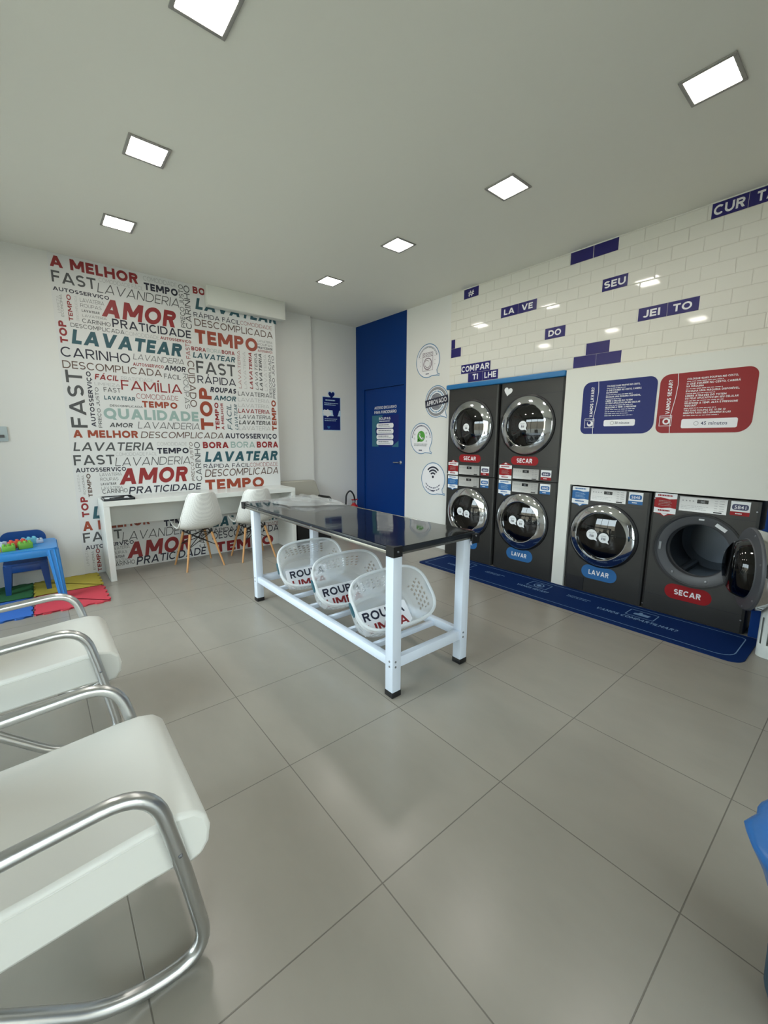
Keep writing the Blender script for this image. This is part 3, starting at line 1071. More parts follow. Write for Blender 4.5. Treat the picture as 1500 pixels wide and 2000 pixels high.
vtile('lettered_tile', 'violet tile lettered SEU in white on the tiled wall', [(-0.3195, z[0], -0.524, z[1])], [('SEU', -0.335, z[0] + 0.022, -0.508, z[1] - 0.022)])
z = row(6)
vtile('lettered_tile', 'violet tile lettered DO, above the right stacked dryer', [(0.193, z[0], -0.0105, z[1])], [('DO', 0.157, z[0] + 0.022, 0.03, z[1] - 0.022)])
vtile('lettered_tile', 'violet tiles lettered JEI TO on the tiled wall above the posters',
      [(-0.632, z[0], -0.8385, z[1]), (-0.8405, z[0], -1.047, z[1])], [('JEI', -0.668, z[0] + 0.022, -0.79, z[1] - 0.022), ('TO', -0.878, z[0] + 0.022, -1.003, z[1] - 0.022)])
z5, z6 = row(5), row(6)
vtile('plain_tile', 'blank violet tiles forming a small L at the left edge of the tiled wall',
      [(1.396, z5[0], 1.338, z5[1]), (1.396, z6[0], 1.2475, z6[1])], [])
z8, z9 = row(8), row(9)
vtile('lettered_tile', 'violet tiles lettered COMPAR above the left stacked dryer',
      [(1.233, z8[0], 1.0285, z8[1]), (1.0265, z8[0], 0.822, z8[1])], [('COM', 1.225, z8[0] + 0.018, 1.04, z8[1] - 0.018), ('PAR', 1.022, z8[0] + 0.018, 0.835, z8[1] - 0.018)])
vtile('lettered_tile', 'violet tiles lettered TI LHE just above the blue trim of the stacked dryers',
      [(1.127, z9[0], 0.9235, z9[1]), (0.9215, z9[0], 0.718, z9[1])], [('TI', 1.06, z9[0] + 0.022, 0.985, z9[1] - 0.016), ('LHE', 0.895, z9[0] + 0.022, 0.74, z9[1] - 0.016)])
vtile('plain_tile', 'blank violet tiles stacked as a small pyramid above the blue poster',
      [(-0.2215, z8[0], -0.4245, z8[1]), (-0.1135, z9[0], -0.3165, z9[1]), (-0.3185, z9[0], -0.5285, z9[1])], [])


# --- speech-bubble wall stickers on the white wall beside the stack


def bubble_outline(cu, cv, r, tu, tv):
    """circle with a curled tail at the lower right pointing to (tu, tv)"""
    P = arc(cu, cv, r, -38, 292, 48)
    e = P[-1]
    s0 = P[0]
    mid = (cu + r * 0.62, cv - r * 0.86)
    P += [(mid[0] + (tu - mid[0]) * 0.5, mid[1] + (tv - mid[1]) * 0.8 - 0.006), (tu, tv - 0.012), (tu + 0.006, tv + 0.004)]
    P += [(s0[0] + 0.012, s0[1] - r * 0.22)]
    return P


def dashes(d, cu, cv, r, a0, a1, w, m, n=18, l=3):
    rnd = random.Random(int(abs(cu * 1000)) + n)
    for i in range(n):
        a = a0 + (a1 - a0) * i / n
        b = a + (a1 - a0) / n * rnd.uniform(0.5, 0.85)
        d.line(arc(cu, cv, r, a, b, 3), w, m, l)


def bars(d, u0, v0, u1, v1, rows, m, l=3, fill=0.42, seed=1):
    """fine print: rows of short strokes"""
    rnd = random.Random(seed)
    h = (v1 - v0) / rows
    for k in range(rows):
        u = u0
        end = u1 - (u1 - u0) * rnd.uniform(0, 0.25)
        v = v1 - (k + 0.5) * h
        while u < end:
            w = rnd.uniform(0.05, 0.14) * (u1 - u0)
            d.rect(u, v - h * fill / 2, min(u + w, end), v + h * fill / 2, m, l)
            u += w + 0.02 * (u1 - u0)


def sticker(label, yc, zc, r, ty, tz, paint):
    d = Decal((RWALL, 0, 0), (0, -1, 0), (0, 0, 1), (-1, 0, 0), 0.0007)
    out = bubble_outline(-yc, zc, r, -ty, tz)
    inn = bubble_outline(-yc, zc, r * 0.965, -ty - 0.006, tz + 0.006)
    d.poly(out, 'white', 1)
    d.line(out, 0.010, 'outline', 2, True)
    paint(d, -yc, zc, r)
    return tag(d.build('speech_bubble_sticker'), label, 'wall sticker', 'speech bubble stickers on the white wall')


def p_washer(d, u, v, r):
    d.line(arc(u, v, r * 0.86, 20, 160, 24), 0.004, 'outline', 3)
    dashes(d, u, v, r * 0.80, 165, 15, 0.013, 'stampgrey', 26)
    a, b, c, e = u - 0.088, v - 0.118, u + 0.088, v + 0.098
    d.line([(a, b), (c, b), (c, e), (a, e)], 0.008, 'mauve', 3, True)
    d.rect(a, e - 0.048, c, e - 0.042, 'mauve', 3)
    for k in range(4):
        d.line(arc(a + 0.026 + k * 0.041, e - 0.021, 0.013, 0, 360, 14), 0.006, 'mauve', 3)
    d.line(arc(u, v - 0.036, 0.068, 0, 360, 30), 0.012, 'mauve', 3, True)
    d.line(arc(u, v - 0.036, 0.046, 200, 380, 20), 0.008, 'mauve', 3)
    d.line(arc(u - 0.015, v - 0.02, 0.03, 20, 160, 14), 0.007, 'mauve', 3)
    for k in range(3):
        for q in (-1, 1):
            d.disc(u + q * 0.125, v + 0.05 - k * 0.05, 0.005, 'mauve', 3, 10)
    bars(d, u - 0.03, v - r * 0.82, u + 0.03, v - r * 0.74, 1, 'slate', 3, 0.7, 3)


def p_stamp(d, u, v, r):
    d.disc(u, v, r * 0.93, 'stampgrey', 2)
    d.disc(u, v, r * 0.80, 'slate', 3)
    d.disc(u, v, r * 0.77, 'paper', 4)
    dashes(d, u, v, r * 0.66, 170, 10, 0.016, 'outline', 14, 5)
    dashes(d, u, v, r * 0.66, 190, 350, 0.016, 'outline', 14, 5)
    d.disc(u, v, r * 0.52, 'stampgrey', 5)
    d.line(arc(u, v, r * 0.52, 0, 360, 40), 0.006, 'slate', 6, True)
    bars(d, u - 0.07, v + 0.045, u + 0.07, v + 0.085, 3, 'slate', 6, 0.4, 5)
    bars(d, u - 0.07, v - 0.085, u + 0.07, v - 0.045, 3, 'slate', 6, 0.4, 6)
    c, s = math.cos(0.135), math.sin(0.135)
    q = Decal(d.P(u, v, 7), d.U * c + d.V * s, d.V * c - d.U * s, d.N, 0.0006)
    q.mb = d.mb
    q.rect(-0.195, -0.048, 0.195, 0.048, 'K', 0)
    q.text('APROVADO', 2, 'white', -0.172, -0.028, 0.172, 0.028, 0, 0, 1)


def p_chat(d, u, v, r):
    dashes(d, u, v, r * 0.84, 178, 2, 0.016, 'slate', 30)
    cu, cv = u, v + 0.028
    d.disc(cu, cv, 0.071, 'green', 3)
    d.poly([(cu - 0.069, cv - 0.075), (cu - 0.066, cv - 0.02), (cu - 0.01, cv - 0.066)], 'green', 3)
    d.line([(cu - 0.028, cv + 0.034), (cu - 0.030, cv + 0.012), (cu - 0.012, cv - 0.014), (cu + 0.014, cv - 0.032), (cu + 0.036, cv - 0.030)], 0.017, 'white', 4)
    d.disc(cu - 0.026, cv + 0.028, 0.014, 'white', 4, 14)
    d.disc(cu + 0.032, cv - 0.026, 0.014, 'white', 4, 14)
    for a, b in ((-0.12, 0.055), (-0.125, 0.0), (0.1, 0.02), (0.1, -0.035), (0.095, 0.07)):
        d.line(arc(u + a, v + b, 0.009, 0, 360, 12), 0.005, 'stampgrey', 3)
    bars(d, u - 0.13, v - 0.105, u + 0.13, v - 0.062, 2, 'stampgrey', 3, 0.45, 8)
    bars(d, u - 0.04, v - 0.162, u + 0.03, v - 0.145, 1, 'slate', 3, 0.8, 9)


def p_wifi(d, u, v, r):
    cv = v + 0.024
    for k, rr_ in enumerate((0.05, 0.088, 0.126)):
        d.line(arc(u, cv, rr_, 42, 138, 20), 0.021, 'K', 3)
    d.disc(u, cv, 0.017, 'K', 3, 18)
    dashes(d, u, v + 0.05, 0.17, 222, 318, 0.012, 'slate', 8)
    dashes(d, u, v + 0.05, 0.205, 232, 308, 0.012, 'slate', 7)
    bars(d, u - 0.035, v - 0.168, u + 0.035, v - 0.15, 1, 'slate', 3, 0.8, 4)


sticker('round speech-bubble sticker with a grey washing machine drawing, topmost of four', 1.79, 2.388, 0.203, 1.585, 2.203, p_washer)
sticker('speech-bubble sticker stamped APROVADO on a dark slanted banner', 1.62, 1.876, 0.192, 1.448, 1.682, p_stamp)
sticker('speech-bubble sticker with a green chat bubble and telephone handset', 1.883, 1.419, 0.198, 1.688, 1.236, p_chat)
sticker('speech-bubble sticker with a black wireless signal symbol, lowest of four', 1.652, 0.903, 0.206, 1.442, 0.718, p_wifi)

# --- instruction posters on the white panel
PX = 3.1095


def machine_icon(d, u0, v0, u1, v1, m, l, holes):
    d.line([(u0, v0), (u1, v0), (u1, v1), (u0, v1)], 0.005, m, l, True)
    d.rect(u0, v1 - 0.016, u1, v1 - 0.013, m, l)
    d.disc((u0 + u1) / 2 + 0.006, (v0 + v1) / 2 - 0.004, 0.025, m, l, 24)
    d.disc((u0 + u1) / 2 + 0.006 - holes * 0.006, (v0 + v1) / 2 - 0.004 + holes * 0.008, 0.014, 'navy' if holes else 'posterred', l + 1, 20)


def poster(label, name, u0, v0, u1, v1, col, title, lines, tu, pill, minutes, tw, iu):
    d = Decal((PX, 0, 0), (0, -1, 0), (0, 0, 1), (-1, 0, 0), 0.0007)
    d.poly(rrect(u0, v0, u1, v1, 0.05, 8, [0.05, 0.085, 0.06, 0.065]), col, 1)
    u = iu
    d.line([(u + 0.036, v0), (u + 0.032, v0 + 0.06), (u + 0.03, v0 + 0.13), (u + 0.05, v0 + 0.26), (u + 0.058, v0 + 0.36), (u + 0.052, v1)], 0.004, 'white', 2)
    d.text(title, 3, 'white', iu - 0.005, v0 + 0.145, iu + 0.022, v0 + 0.40, 0, 1, 3)
    machine_icon(d, iu - 0.04, v0 + 0.055, iu + 0.04, v0 + 0.132, 'white', 3, 1 if col == 'navy' else 0)
    v = v1 - 0.042
    for big, s, frac in lines:
        if big:
            d.text(s, 3, 'white', tu, v - 0.013, tu + tw * frac, v, 0, 0, 2)
            v -= 0.0185
        else:
            bars(d, tu, v - 0.010, tu + tw * frac, v - 0.003, 1, 'paper', 2, 0.6, len(s) + int(v * 1000))
            v -= 0.0165
    a, b, c, e = pill
    d.rr(a, b, c, e, 0.012, 'white', 2)
    mid = (a + c) / 2
    d.line(arc(mid - (c - a) * 0.22, (b + e) / 2, 0.014, 0, 360, 18), 0.003, 'stampgrey', 3)
    d.text(minutes, 3, 'slate', mid - (c - a) * 0.13, b + (e - b) * 0.32, mid + (c - a) * 0.33, e - (e - b) * 0.30, 0, 0, 3)
    return tag(d.build(name), label, 'poster')


ln = [(1, 'COLOQUE SUAS ROUPAS NO CESTO,', .95), (0, 'a', .7), (1, 'O QUE COUBER NO CESTO, CABERÁ', 1.0), (1, 'NA MÁQUINA', .34), (0, 'b', .8),
      (1, 'ESCOLHA UMA MÁQUINA DISPONÍVEL,', 1.0), (0, 'cc', .6), (1, 'LIBERE ATRAVÉS DO TOTEM', .78), (1, 'OU PELO APLICATIVO EM SEU CELULAR', 1.0), (0, 'd', .9),
      (1, 'SELECIONE A TEMP. ALTA E PRESSIONE', 1.0), (1, '"INICIAR"', .25), (0, 'e', .7)]
poster('red instruction poster headed VAMOS SECAR?, right of the blue one', 'instruction_poster', 0.890, 1.455, 1.474, 1.899, 'posterred', 'VAMOS SECAR?',
       ln + [(1, 'TIRE SUAS ROUPAS DE 10 EM 10', .8), (1, 'MINUTOS PARA NÃO AMARROTÁ-LAS', .9), (0, 'ff', .8)], 1.066,
       (1.060, 1.490, 1.396, 1.558), '45 minutos', 0.315, 0.953)
lb = [(b, s, f) for b, s, f in ln[:9]] + [(0, 'ggg', .9), (1, 'SELECIONE A TEMP. E PRESSIONE', .9), (0, 'hhh', 1.0), (0, 'k', .95), (0, 'iiii', .8), (0, 'jj', .9)]
poster('navy blue instruction poster headed VAMOS LAVAR?, above the single washer', 'instruction_poster', 0.290, 1.454, 0.873, 1.900, 'navy', 'VAMOS LAVAR?',
       lb, 0.490, (0.489, 1.518, 0.736, 1.571), '30 minutos', 0.27, 0.366)

# --- staff door lettering and notice, puzzle notice
DX = 3.2635
d = Decal((DX, 0, 0), (0, -1, 0), (0, 0, 1), (-1, 0, 0), 0.0006)
d.text('ACESSO EXCLUSIVO', 2, 'white', -2.90, 1.848, -2.402, 1.886, 0, 0, 1)
tag(d.build('door_lettering'), 'upper line of white lettering ACESSO EXCLUSIVO on the blue door', 'lettering')
d = Decal((DX, 0, 0), (0, -1, 0), (0, 0, 1), (-1, 0, 0), 0.0006)
d.text('PARA FUNCIONÁRIO', 2, 'white', -2.90, 1.782, -2.402, 1.822, 0, 0, 1)
tag(d.build('door_lettering'), 'lower line of white lettering PARA FUNCIONÁRIO on the blue door', 'lettering')
d = Decal((DX, 0, 0), (0, -1, 0), (0, 0, 1), (-1, 0, 0), 0.0007)
d.rect(-2.955, 1.302, -2.352, 1.757, 'navy', 1)
d.poly([(-2.955, 1.302), (-2.80, 1.302), (-2.88, 1.55), (-2.70, 1.757), (-2.955, 1.757)], 'teal', 2)
d.poly([(-2.352, 1.302), (-2.352, 1.39), (-2.50, 1.302)], 'teal', 2)
d.text('ROUPAS', 2, 'white', -2.79, 1.69, -2.53, 1.725, 0, 0, 3)
bars(d, -2.78, 1.66, -2.53, 1.68, 1, 'paper', 3, 0.6, 4)
for k in range(4):
    v = 1.572 - k * 0.081
    d.rr(-2.847, v, -2.462, v + 0.068, 0.028, 'white', 3)
    bars(d, -2.80, v + 0.034, -2.50, v + 0.056, 1, 'slate', 4, 0.5, k + 20)
    bars(d, -2.80, v + 0.012, -2.50, v + 0.030, 1, 'stampgrey', 4, 0.4, k + 30)
tag(d.build('door_notice'), 'teal and navy notice with four white bars stuck on the blue door', 'notice')

d = Decal((0, 3.3345, 0), (1, 0, 0), (0, 0, 1), (0, -1, 0), 0.0008)
d.rect(2.625, 1.765, 2.948, 2.032, 'paleblue', 1)
d.rect(2.628, 1.535, 2.946, 1.765, 'paleblue', 1)
d.poly(heart(2.787, 2.065, 0.068), 'paleblue', 1)
d.rect(2.634, 1.835, 2.939, 2.023, 'navy', 2)
d.poly(heart(2.787, 2.062, 0.058), 'navy', 2)
d.poly([(2.80, 1.835), (2.92, 1.835), (2.90, 1.77), (2.88, 1.74), (2.83, 1.74), (2.81, 1.77)], 'navy', 2)
d.rect(2.638, 1.546, 2.937, 1.752, 'navy', 2)
d.poly([(2.63, 1.80), (2.66, 1.845), (2.69, 1.83), (2.72, 1.85), (2.75, 1.82), (2.79, 1.79), (2.75, 1.755), (2.71, 1.735), (2.68, 1.76), (2.65, 1.765)], 'paper', 3)
bars(d, 2.68, 1.96, 2.90, 2.00, 1, 'paleblue', 3, 0.4, 2)
bars(d, 2.66, 1.90, 2.92, 1.95, 2, 'paleblue', 3, 0.35, 3)
bars(d, 2.66, 1.67, 2.92, 1.72, 2, 'paleblue', 3, 0.35, 5)
d.poly([(2.70, 1.60), (2.76, 1.60), (2.74, 1.565), (2.72, 1.565)], 'skyblue', 3)
tag(d.build('puzzle_notice'), 'dark blue notice shaped like two puzzle pieces with a heart knob on the corner wall', 'notice')

# ================================================================== MACHINES
FX = 3.12


def speech(d, u, v, r, l, seed):
    P = [(u + r * math.cos(a), v + r * math.sin(a)) for a in [math.radians(x) for x in range(-35, 300, 8)]]
    P += [(u + r * 0.72, v - r * 0.98), (u + r * 1.08, v - r * 1.12)]
    d.poly(P, 'paper', l)
    bars(d, u - r * 0.55, v + r * 0.15, u + r * 0.55, v + r * 0.5, 2, 'stampgrey', l + 1, 0.4, seed)
    d.rect(u - r * 0.35, v - r * 0.45, u - r * 0.2, v + r * 0.05, 'slate', l + 1)
    d.rect(u - r * 0.1, v - r * 0.45, u + r * 0.4, v + r * 0.0, 'stampgrey', l + 1)


def machine(label, name, cat, yc, z0, w, h, pan, kind, code, door_u, door_z, R, Rg, stickers, group):
    """pan: z range of the control strip; kind wash/dry; local front plane x=0, u to the viewer's right"""
    t = thing(name, label, cat, (FX, yc, z0), 0, group)
    L = lambda u, z, d_: (-d_, -u, z)
    hole = R - 0.006 if kind != 'open' else 0.282
    mb = MB()
    # front plate with the round port, chamfered sides, box behind
    N = 72
    hw = w / 2 - 0.022
    ring, rect = [], []
    for i in range(N):
        a = 2 * PI * (i + 0.5) / N
        c, s = math.cos(a), math.sin(a)
        ring.append(L(door_u + hole * c, door_z + hole * s, 0))
        ks = []
        if c > 1e-6:
            ks.append((hw - door_u) / c)
        if c < -1e-6:
            ks.append((-hw - door_u) / c)
        if s > 1e-6:
            ks.append((h - door_z) / s)
        if s < -1e-6:
            ks.append(-door_z / s)
        k = min(ks)
        rect.append((door_u + k * c, door_z + k * s))
    # snap the nearest samples to the four corners
    for cu, cz in ((hw, h), (-hw, h), (hw, 0), (-hw, 0)):
        i = min(range(N), key=lambda q: (rect[q][0] - cu) ** 2 + (rect[q][1] - cz) ** 2)
        rect[i] = (cu, cz)
    vs = ring + [L(a, b, 0) for a, b in rect]
    mb.add(vs, [(i, (i + 1) % N, N + (i + 1) % N, N + i) for i in range(N)], 'gun', False)
    dep = 0.70
    for s in (-1, 1):
        q = [(s * hw, 0.0), (s * (w / 2 - 0.006), -0.008), (s * w / 2, -0.026), (s * w / 2, -dep)]
        for (u0, d0), (u1, d1) in zip(q[:-1], q[1:]):
            mb.add([L(u0, 0, d0), L(u1, 0, d1), L(u1, h, d1), L(u0, h, d0)], [(0, 1, 2, 3)], 'gun')
    for z in (0, h):
        mb.add([L(-w / 2, z, -0.026), L(-hw, z, 0), L(hw, z, 0), L(w / 2, z, -0.026), L(w / 2, z, -dep), L(-w / 2, z, -dep)], [(0, 1, 2, 3, 4, 5)], 'gun', False)
    mb.add([L(-w / 2, 0, -dep), L(w / 2, 0, -dep), L(w / 2, h, -dep), L(-w / 2, h, -dep)], [(0, 1, 2, 3)], 'gundark', False)
    # pressed lines in the front
    for z in pan[2:]:
        mb.box(L(hw, z - 0.0022, -0.002), L(-hw, z + 0.0022, 0.0008), 'gundark')
    cab = mb.build('cabinet', t)
    # drum
    mb = MB()
    mb.lathe([(hole, 0.0), (hole - 0.02, -0.03), (Rg + 0.012, -0.05), (Rg - 0.004, -0.075), (Rg + 0.01, -0.10)], L(door_u, door_z, 0), (-1, 0, 0), 'rubber', 56)
    mb.build('gasket', t)
    mb = MB()
    mb.lathe([(Rg + 0.004, -0.10), (Rg + 0.045, -0.115), (Rg + 0.045, -0.56), (Rg - 0.01, -0.60), (0.0, -0.60)], L(door_u, door_z, 0), (-1, 0, 0), 'drum', 56)
    for k in range(3):
        a = PI / 2 + 0.5 + k * 2 * PI / 3
        c, s = math.cos(a), math.sin(a)
        r1 = Rg + 0.045
        mb.tube([L(door_u + r1 * c, door_z + r1 * s, -0.16), L(door_u + r1 * c, door_z + r1 * s, -0.54)], 0.032, 'drum', 10)
    mb.build('drum', t)
    # control panel, number plate, instruction label
    zp0, zp1 = pan[0], pan[1]
    pk = 'silver' if name.startswith('stacked') else 'silverw'
    mb = MB().box(L(0.147, zp0, -0.004), L(-0.147, zp1, 0.004), pk, 0.002)
    cp = mb.build('control_panel', t)
    dd = Decal((0, 0, 0), (0, -1, 0), (0, 0, 1), (-1, 0, 0), 0.0006)
    dd.O = Vector(L(0, 0, 0.0042))
    zc = (zp0 + zp1) / 2
    dd.rr(-0.035, zc + 0.012, 0.035, zc + 0.040, 0.003, 'display', 1)
    dd.text('88', 1, 'stampgrey', -0.012, zc + 0.018, 0.014, zc + 0.034, 0, 0, 2)
    for k in range(4):
        dd.disc(-0.125 + 0.022 * k, zc + 0.026, 0.005, 'stampgrey', 1, 12)
    bars(dd, -0.135, zc - 0.042, 0.05, zc - 0.006, 3, 'stampgrey', 1, 0.18, 3)
    for k in range(5):
        dd.rect(0.072, zc + 0.038 - k * 0.018, 0.09, zc + 0.041 - k * 0.018, 'stampgrey', 1)
        dd.rect(0.102, zc + 0.038 - k * 0.018, 0.13, zc + 0.041 - k * 0.018, 'stampgrey', 1)
    dd.rr(0.07, zc - 0.050, 0.12, zc - 0.041, 0.002, 'black', 1)
    dd.build('display', cp, world=False)
    col = 'skyblue' if kind == 'wash' else 'red'
    dd = Decal(L(0, 0, 0.0005), (0, -1, 0), (0, 0, 1), (-1, 0, 0), 0.0007)
    u0, u1 = 0.166, 0.275
    dd.rect(u0, zp0 + 0.006, u1, zp1 - 0.002, 'paper', 1)
    dd.rr(u0 + 0.008, zp0 + 0.046, u1 - 0.008, zp1 - 0.022, 0.016, 'slate' if kind != 'wash' else col, 2)
    dd.text(code, 2, 'white', u0 + 0.022, zp0 + 0.054, u1 - 0.022, zp1 - 0.032, 0, 0, 3)
    dd.rect(u0, zp0 + 0.006, u1, zp0 + 0.034, col, 2)
    bars(dd, u0 + 0.03, zp0 + 0.014, u1 - 0.03, zp0 + 0.026, 1, 'paper', 3, 0.6, 2)
    dd.build('number_plate', t, world=False)
    dd = Decal(L(0, 0, 0.0005), (0, -1, 0), (0, 0, 1), (-1, 0, 0), 0.0007)
    u0, u1 = -0.318, -0.166
    s0, s1 = stickers['label']
    dd.rect(u0, s0, u1, s1, 'paper', 1)
    um = (u0 + u1) / 2
    if stickers['tip'] > 0:
        dd.poly([(u0, s1), (u1, s1), (u1 - 0.03, s1 + 0.014), (um, s1 + 0.03), (u0 + 0.03, s1 + 0.014)], col, 1)
        dd.poly([(um - 0.024, s1 + 0.009), (um + 0.024, s1 + 0.009), (um, s1 + 0.026)], 'paper', 2)
    else:
        dd.poly([(u0, s0), (um - 0.03, s0 - 0.012), (um, s0 - 0.026), (um + 0.03, s0 - 0.012), (u1, s0)], col, 1)
        dd.poly([(um - 0.024, s0 - 0.002), (um + 0.024, s0 - 0.002), (um, s0 - 0.02)], 'paper', 2)
    H = s1 - s0
    wob = [(u0, s0 + 0.28 * H), (u0 + 0.05, s0 + 0.24 * H), (um, s0 + 0.27 * H), (u1 - 0.04, s0 + 0.30 * H), (u1, s0 + 0.26 * H),
           (u1, s0 + 0.76 * H), (u1 - 0.05, s0 + 0.72 * H), (um, s0 + 0.75 * H), (u0 + 0.04, s0 + 0.79 * H), (u0, s0 + 0.76 * H)]
    dd.poly(wob, col, 2)
    bars(dd, u0 + 0.02, s0 + 0.84 * H, u1 - 0.02, s0 + 0.94 * H, 1, col, 3, 0.7, 7)
    bars(dd, u0 + 0.03, s0 + 0.36 * H, u1 - 0.03, s0 + 0.66 * H, 4, 'paleblue' if kind == 'wash' else 'P', 3, 0.2, 9)
    bars(dd, u0 + 0.03, s0 + 0.08 * H, u1 - 0.03, s0 + 0.2 * H, 1, col, 3, 0.6, 11)
    dd.build('instruction_label', t, world=False)
    # LAVAR / SECAR pill
    a0, a1 = stickers['pill']
    dd = Decal(L(0, 0, 0.0005), (0, -1, 0), (0, 0, 1), (-1, 0, 0), 0.0007)
    pu = stickers.get('pu', 0.0)
    dd.poly(rrect(pu - 0.155, a0, pu + 0.155, a1, (a1 - a0) / 2 - 0.001, 10), col, 1)
    word = 'LAVAR' if kind == 'wash' else 'SECAR'
    m_ = (a0 + a1) / 2
    dd.text(word, 3, 'white', pu - 0.088, m_ - 0.022, pu + 0.088, m_ + 0.022, 0, 0, 2)
    dd.build('word_sticker', t, world=False)
    # door
    if kind != 'open' and not stickers.get('open'):
        mb = MB()
        mb.lathe([(R + 0.013, 0.0), (R + 0.012, 0.012), (R - 0.001, 0.018)], L(door_u, door_z, 0), (-1, 0, 0), 'black', 64)
        mb.lathe([(R, 0.012), (R - 0.004, 0.024), (R - 0.010, 0.030), (Rg + 0.016, 0.050), (Rg + 0.008, 0.053), (Rg + 0.002, 0.049), (Rg - 0.002, 0.036), (Rg - 0.004, 0.02)], L(door_u, door_z, 0), (-1, 0, 0), 'chrome', 96)
        dr = mb.build('door_ring', t)
        mb = MB()
        Rs = Rg + 0.001
        prof = []
        for k in range(13):
            a = k / 12
            prof.append((Rs * (1 - a), 0.030 + 0.040 * (1 - (1 - a) ** 2)))
        mb.lathe(prof, L(door_u, door_z, 0), (-1, 0, 0), 'doorglass', 56)
        mb.build('door_glass', t, sharp=0)
        for i, (su, sz, sr) in enumerate(stickers['bub']):
            rr_ = math.hypot(su, sz)
            dd = Decal(L(door_u, door_z, 0.030 + 0.040 * (1 - (rr_ / Rs) ** 2) + 0.004), (0, -1, 0), (0, 0, 1), (-1, 0, 0), 0.001)
            speech(dd, su, sz, sr, 1, i + 3)
            dd.build('door_sticker', t, world=False)
        mb = MB().box(L(door_u - 0.03, door_z - R - 0.004, 0), L(door_u + 0.03, door_z - R + 0.014, 0.03), 'black', 0.004)
    return t, cab, L


GS = 'machines in the left stack'
WW = 0.702
ZS = 0.998
up = dict(label=(-0.010, 0.140), tip=1, pill=(0.150, 0.238), bub=[(-0.008, -0.004, 0.042)])
lo = dict(label=(0.828, 0.972), tip=-1, pill=(0.135, 0.262), bub=[(-0.055, 0.018, 0.045), (0.042, 0.0, 0.042)])
# stickers of the upper dryers straddle the joint: measured from their own base
machine('left upper dryer of the stacked pairs, red SECAR sticker, next to the white wall', 'stacked_dryer', 'dryer', 0.962, ZS, WW, 0.980,
        (0.008, 0.113, 0.141, 0.846), 'dry', '4841', 0.0, 0.546, 0.290, 0.207, dict(up, label=(-0.006, 0.140)), None)
machine('left lower washer of the stacked pairs, half hidden by the corner of the folding table', 'stacked_washer', 'washing machine', 0.962, 0.006, WW, 0.984,
        (0.862, 0.970, 0.858), 'wash', '4840', 0.0, 0.556, 0.290, 0.207, lo, None)
tr, _, L = machine('right upper dryer of the stacked pairs with a white heart sticker in its top corner', 'stacked_dryer', 'dryer', 0.236, ZS, WW, 0.980,
                   (0.008, 0.113, 0.141, 0.846), 'dry', '3841', -0.022, 0.548, 0.290, 0.207, dict(up, label=(-0.006, 0.140), pu=-0.025, bub=[(0.0, -0.004, 0.045)]), None)
dd = Decal(L(0, 0, 0.001), (0, -1, 0), (0, 0, 1), (-1, 0, 0), 0.0008)
dd.poly(heart(-0.258, 0.896, 0.052, -0.22), 'paper', 1)
dd.build('heart_sticker', tr, world=False)
machine('right lower washer of the stacked pairs, blue LAVAR sticker, below the heart sticker dryer', 'stacked_washer', 'washing machine', 0.236, 0.006, WW, 0.984,
        (0.862, 0.970, 0.858), 'wash', '3840', -0.022, 0.556, 0.290, 0.207, dict(lo, pu=-0.022), None)
tw, _, L = machine('single dark grey washer with closed door and blue LAVAR sticker, left of the open dryer', 'washer', 'washing machine', -0.579, 0.006, 0.676, 0.972,
                   (0.856, 0.966, 0.834), 'wash', '5840', -0.018, 0.550, 0.281, 0.209, dict(label=(0.818, 0.972), tip=-1, pill=(0.135, 0.262), pu=-0.02,
                                                                                          bub=[(-0.062, 0.012, 0.047), (0.042, -0.002, 0.044)]), None)
MB().box(L(-0.31, 0.008, -0.002), L(-0.148, 0.128, 0.003), 'gundark', 0.002).build('filter_flap', tw)
to, _, L = machine('dark grey dryer with its round door swung open and red SECAR sticker', 'dryer', 'dryer', -1.258, 0.006, 0.676, 0.972,
                   (0.856, 0.966, 0.140, 0.834), 'open', '5841', 0.006, 0.550, 0.276, 0.205, dict(label=(0.818, 0.978), tip=-1, pill=(0.140, 0.262), pu=-0.022, open=1, bub=[]), None)
# recessed port ring of the open dryer
mb = MB()
DU, DZ = -0.004, 0.553
mb.lathe([(0.288, 0.0), (0.286, 0.006), (0.276, 0.004), (0.272, -0.012), (0.214, -0.016), (0.206, -0.022), (0.203, -0.06)], L(DU, DZ, 0), (-1, 0, 0), 'rubber', 64)
mb.lathe([(0.294, 0.0005), (0.293, 0.009), (0.279, 0.0085), (0.278, 0.004)], L(DU, DZ, 0), (-1, 0, 0), 'black', 64)
pr_ = mb.build('port_ring', to)
for a in (235, 290):
    c, s = math.cos(math.radians(a)), math.sin(math.radians(a))
    MB().lathe([(0.009, 0.0), (0.009, 0.006), (0.005, 0.007), (0.0, 0.007)], L(DU + 0.243 * c, DZ + 0.243 * s, -0.015), (-1, 0, 0), 'screw', 14).build('screw', pr_)
mb = MB().box(L(DU - 0.252, DZ - 0.03, -0.016), L(DU - 0.235, DZ + 0.03, -0.008), 'screw', 0.002)
mb.build('latch', pr_)
dd = Decal(L(DU, DZ, -0.0128), (0, -1, 0), (0, 0, 1), (-1, 0, 0), 0.0008)
a = math.radians(57)
dd.line([(0.243 * math.cos(a + .16), 0.243 * math.sin(a + .16)), (0.243 * math.cos(a - .16), 0.243 * math.sin(a - .16))], 0.026, 'paper', 1)
dd.line([(-0.01, 0.246), (0.025, 0.246)], 0.012, 'paper', 1)
dd.build('warning_label', to, world=False)
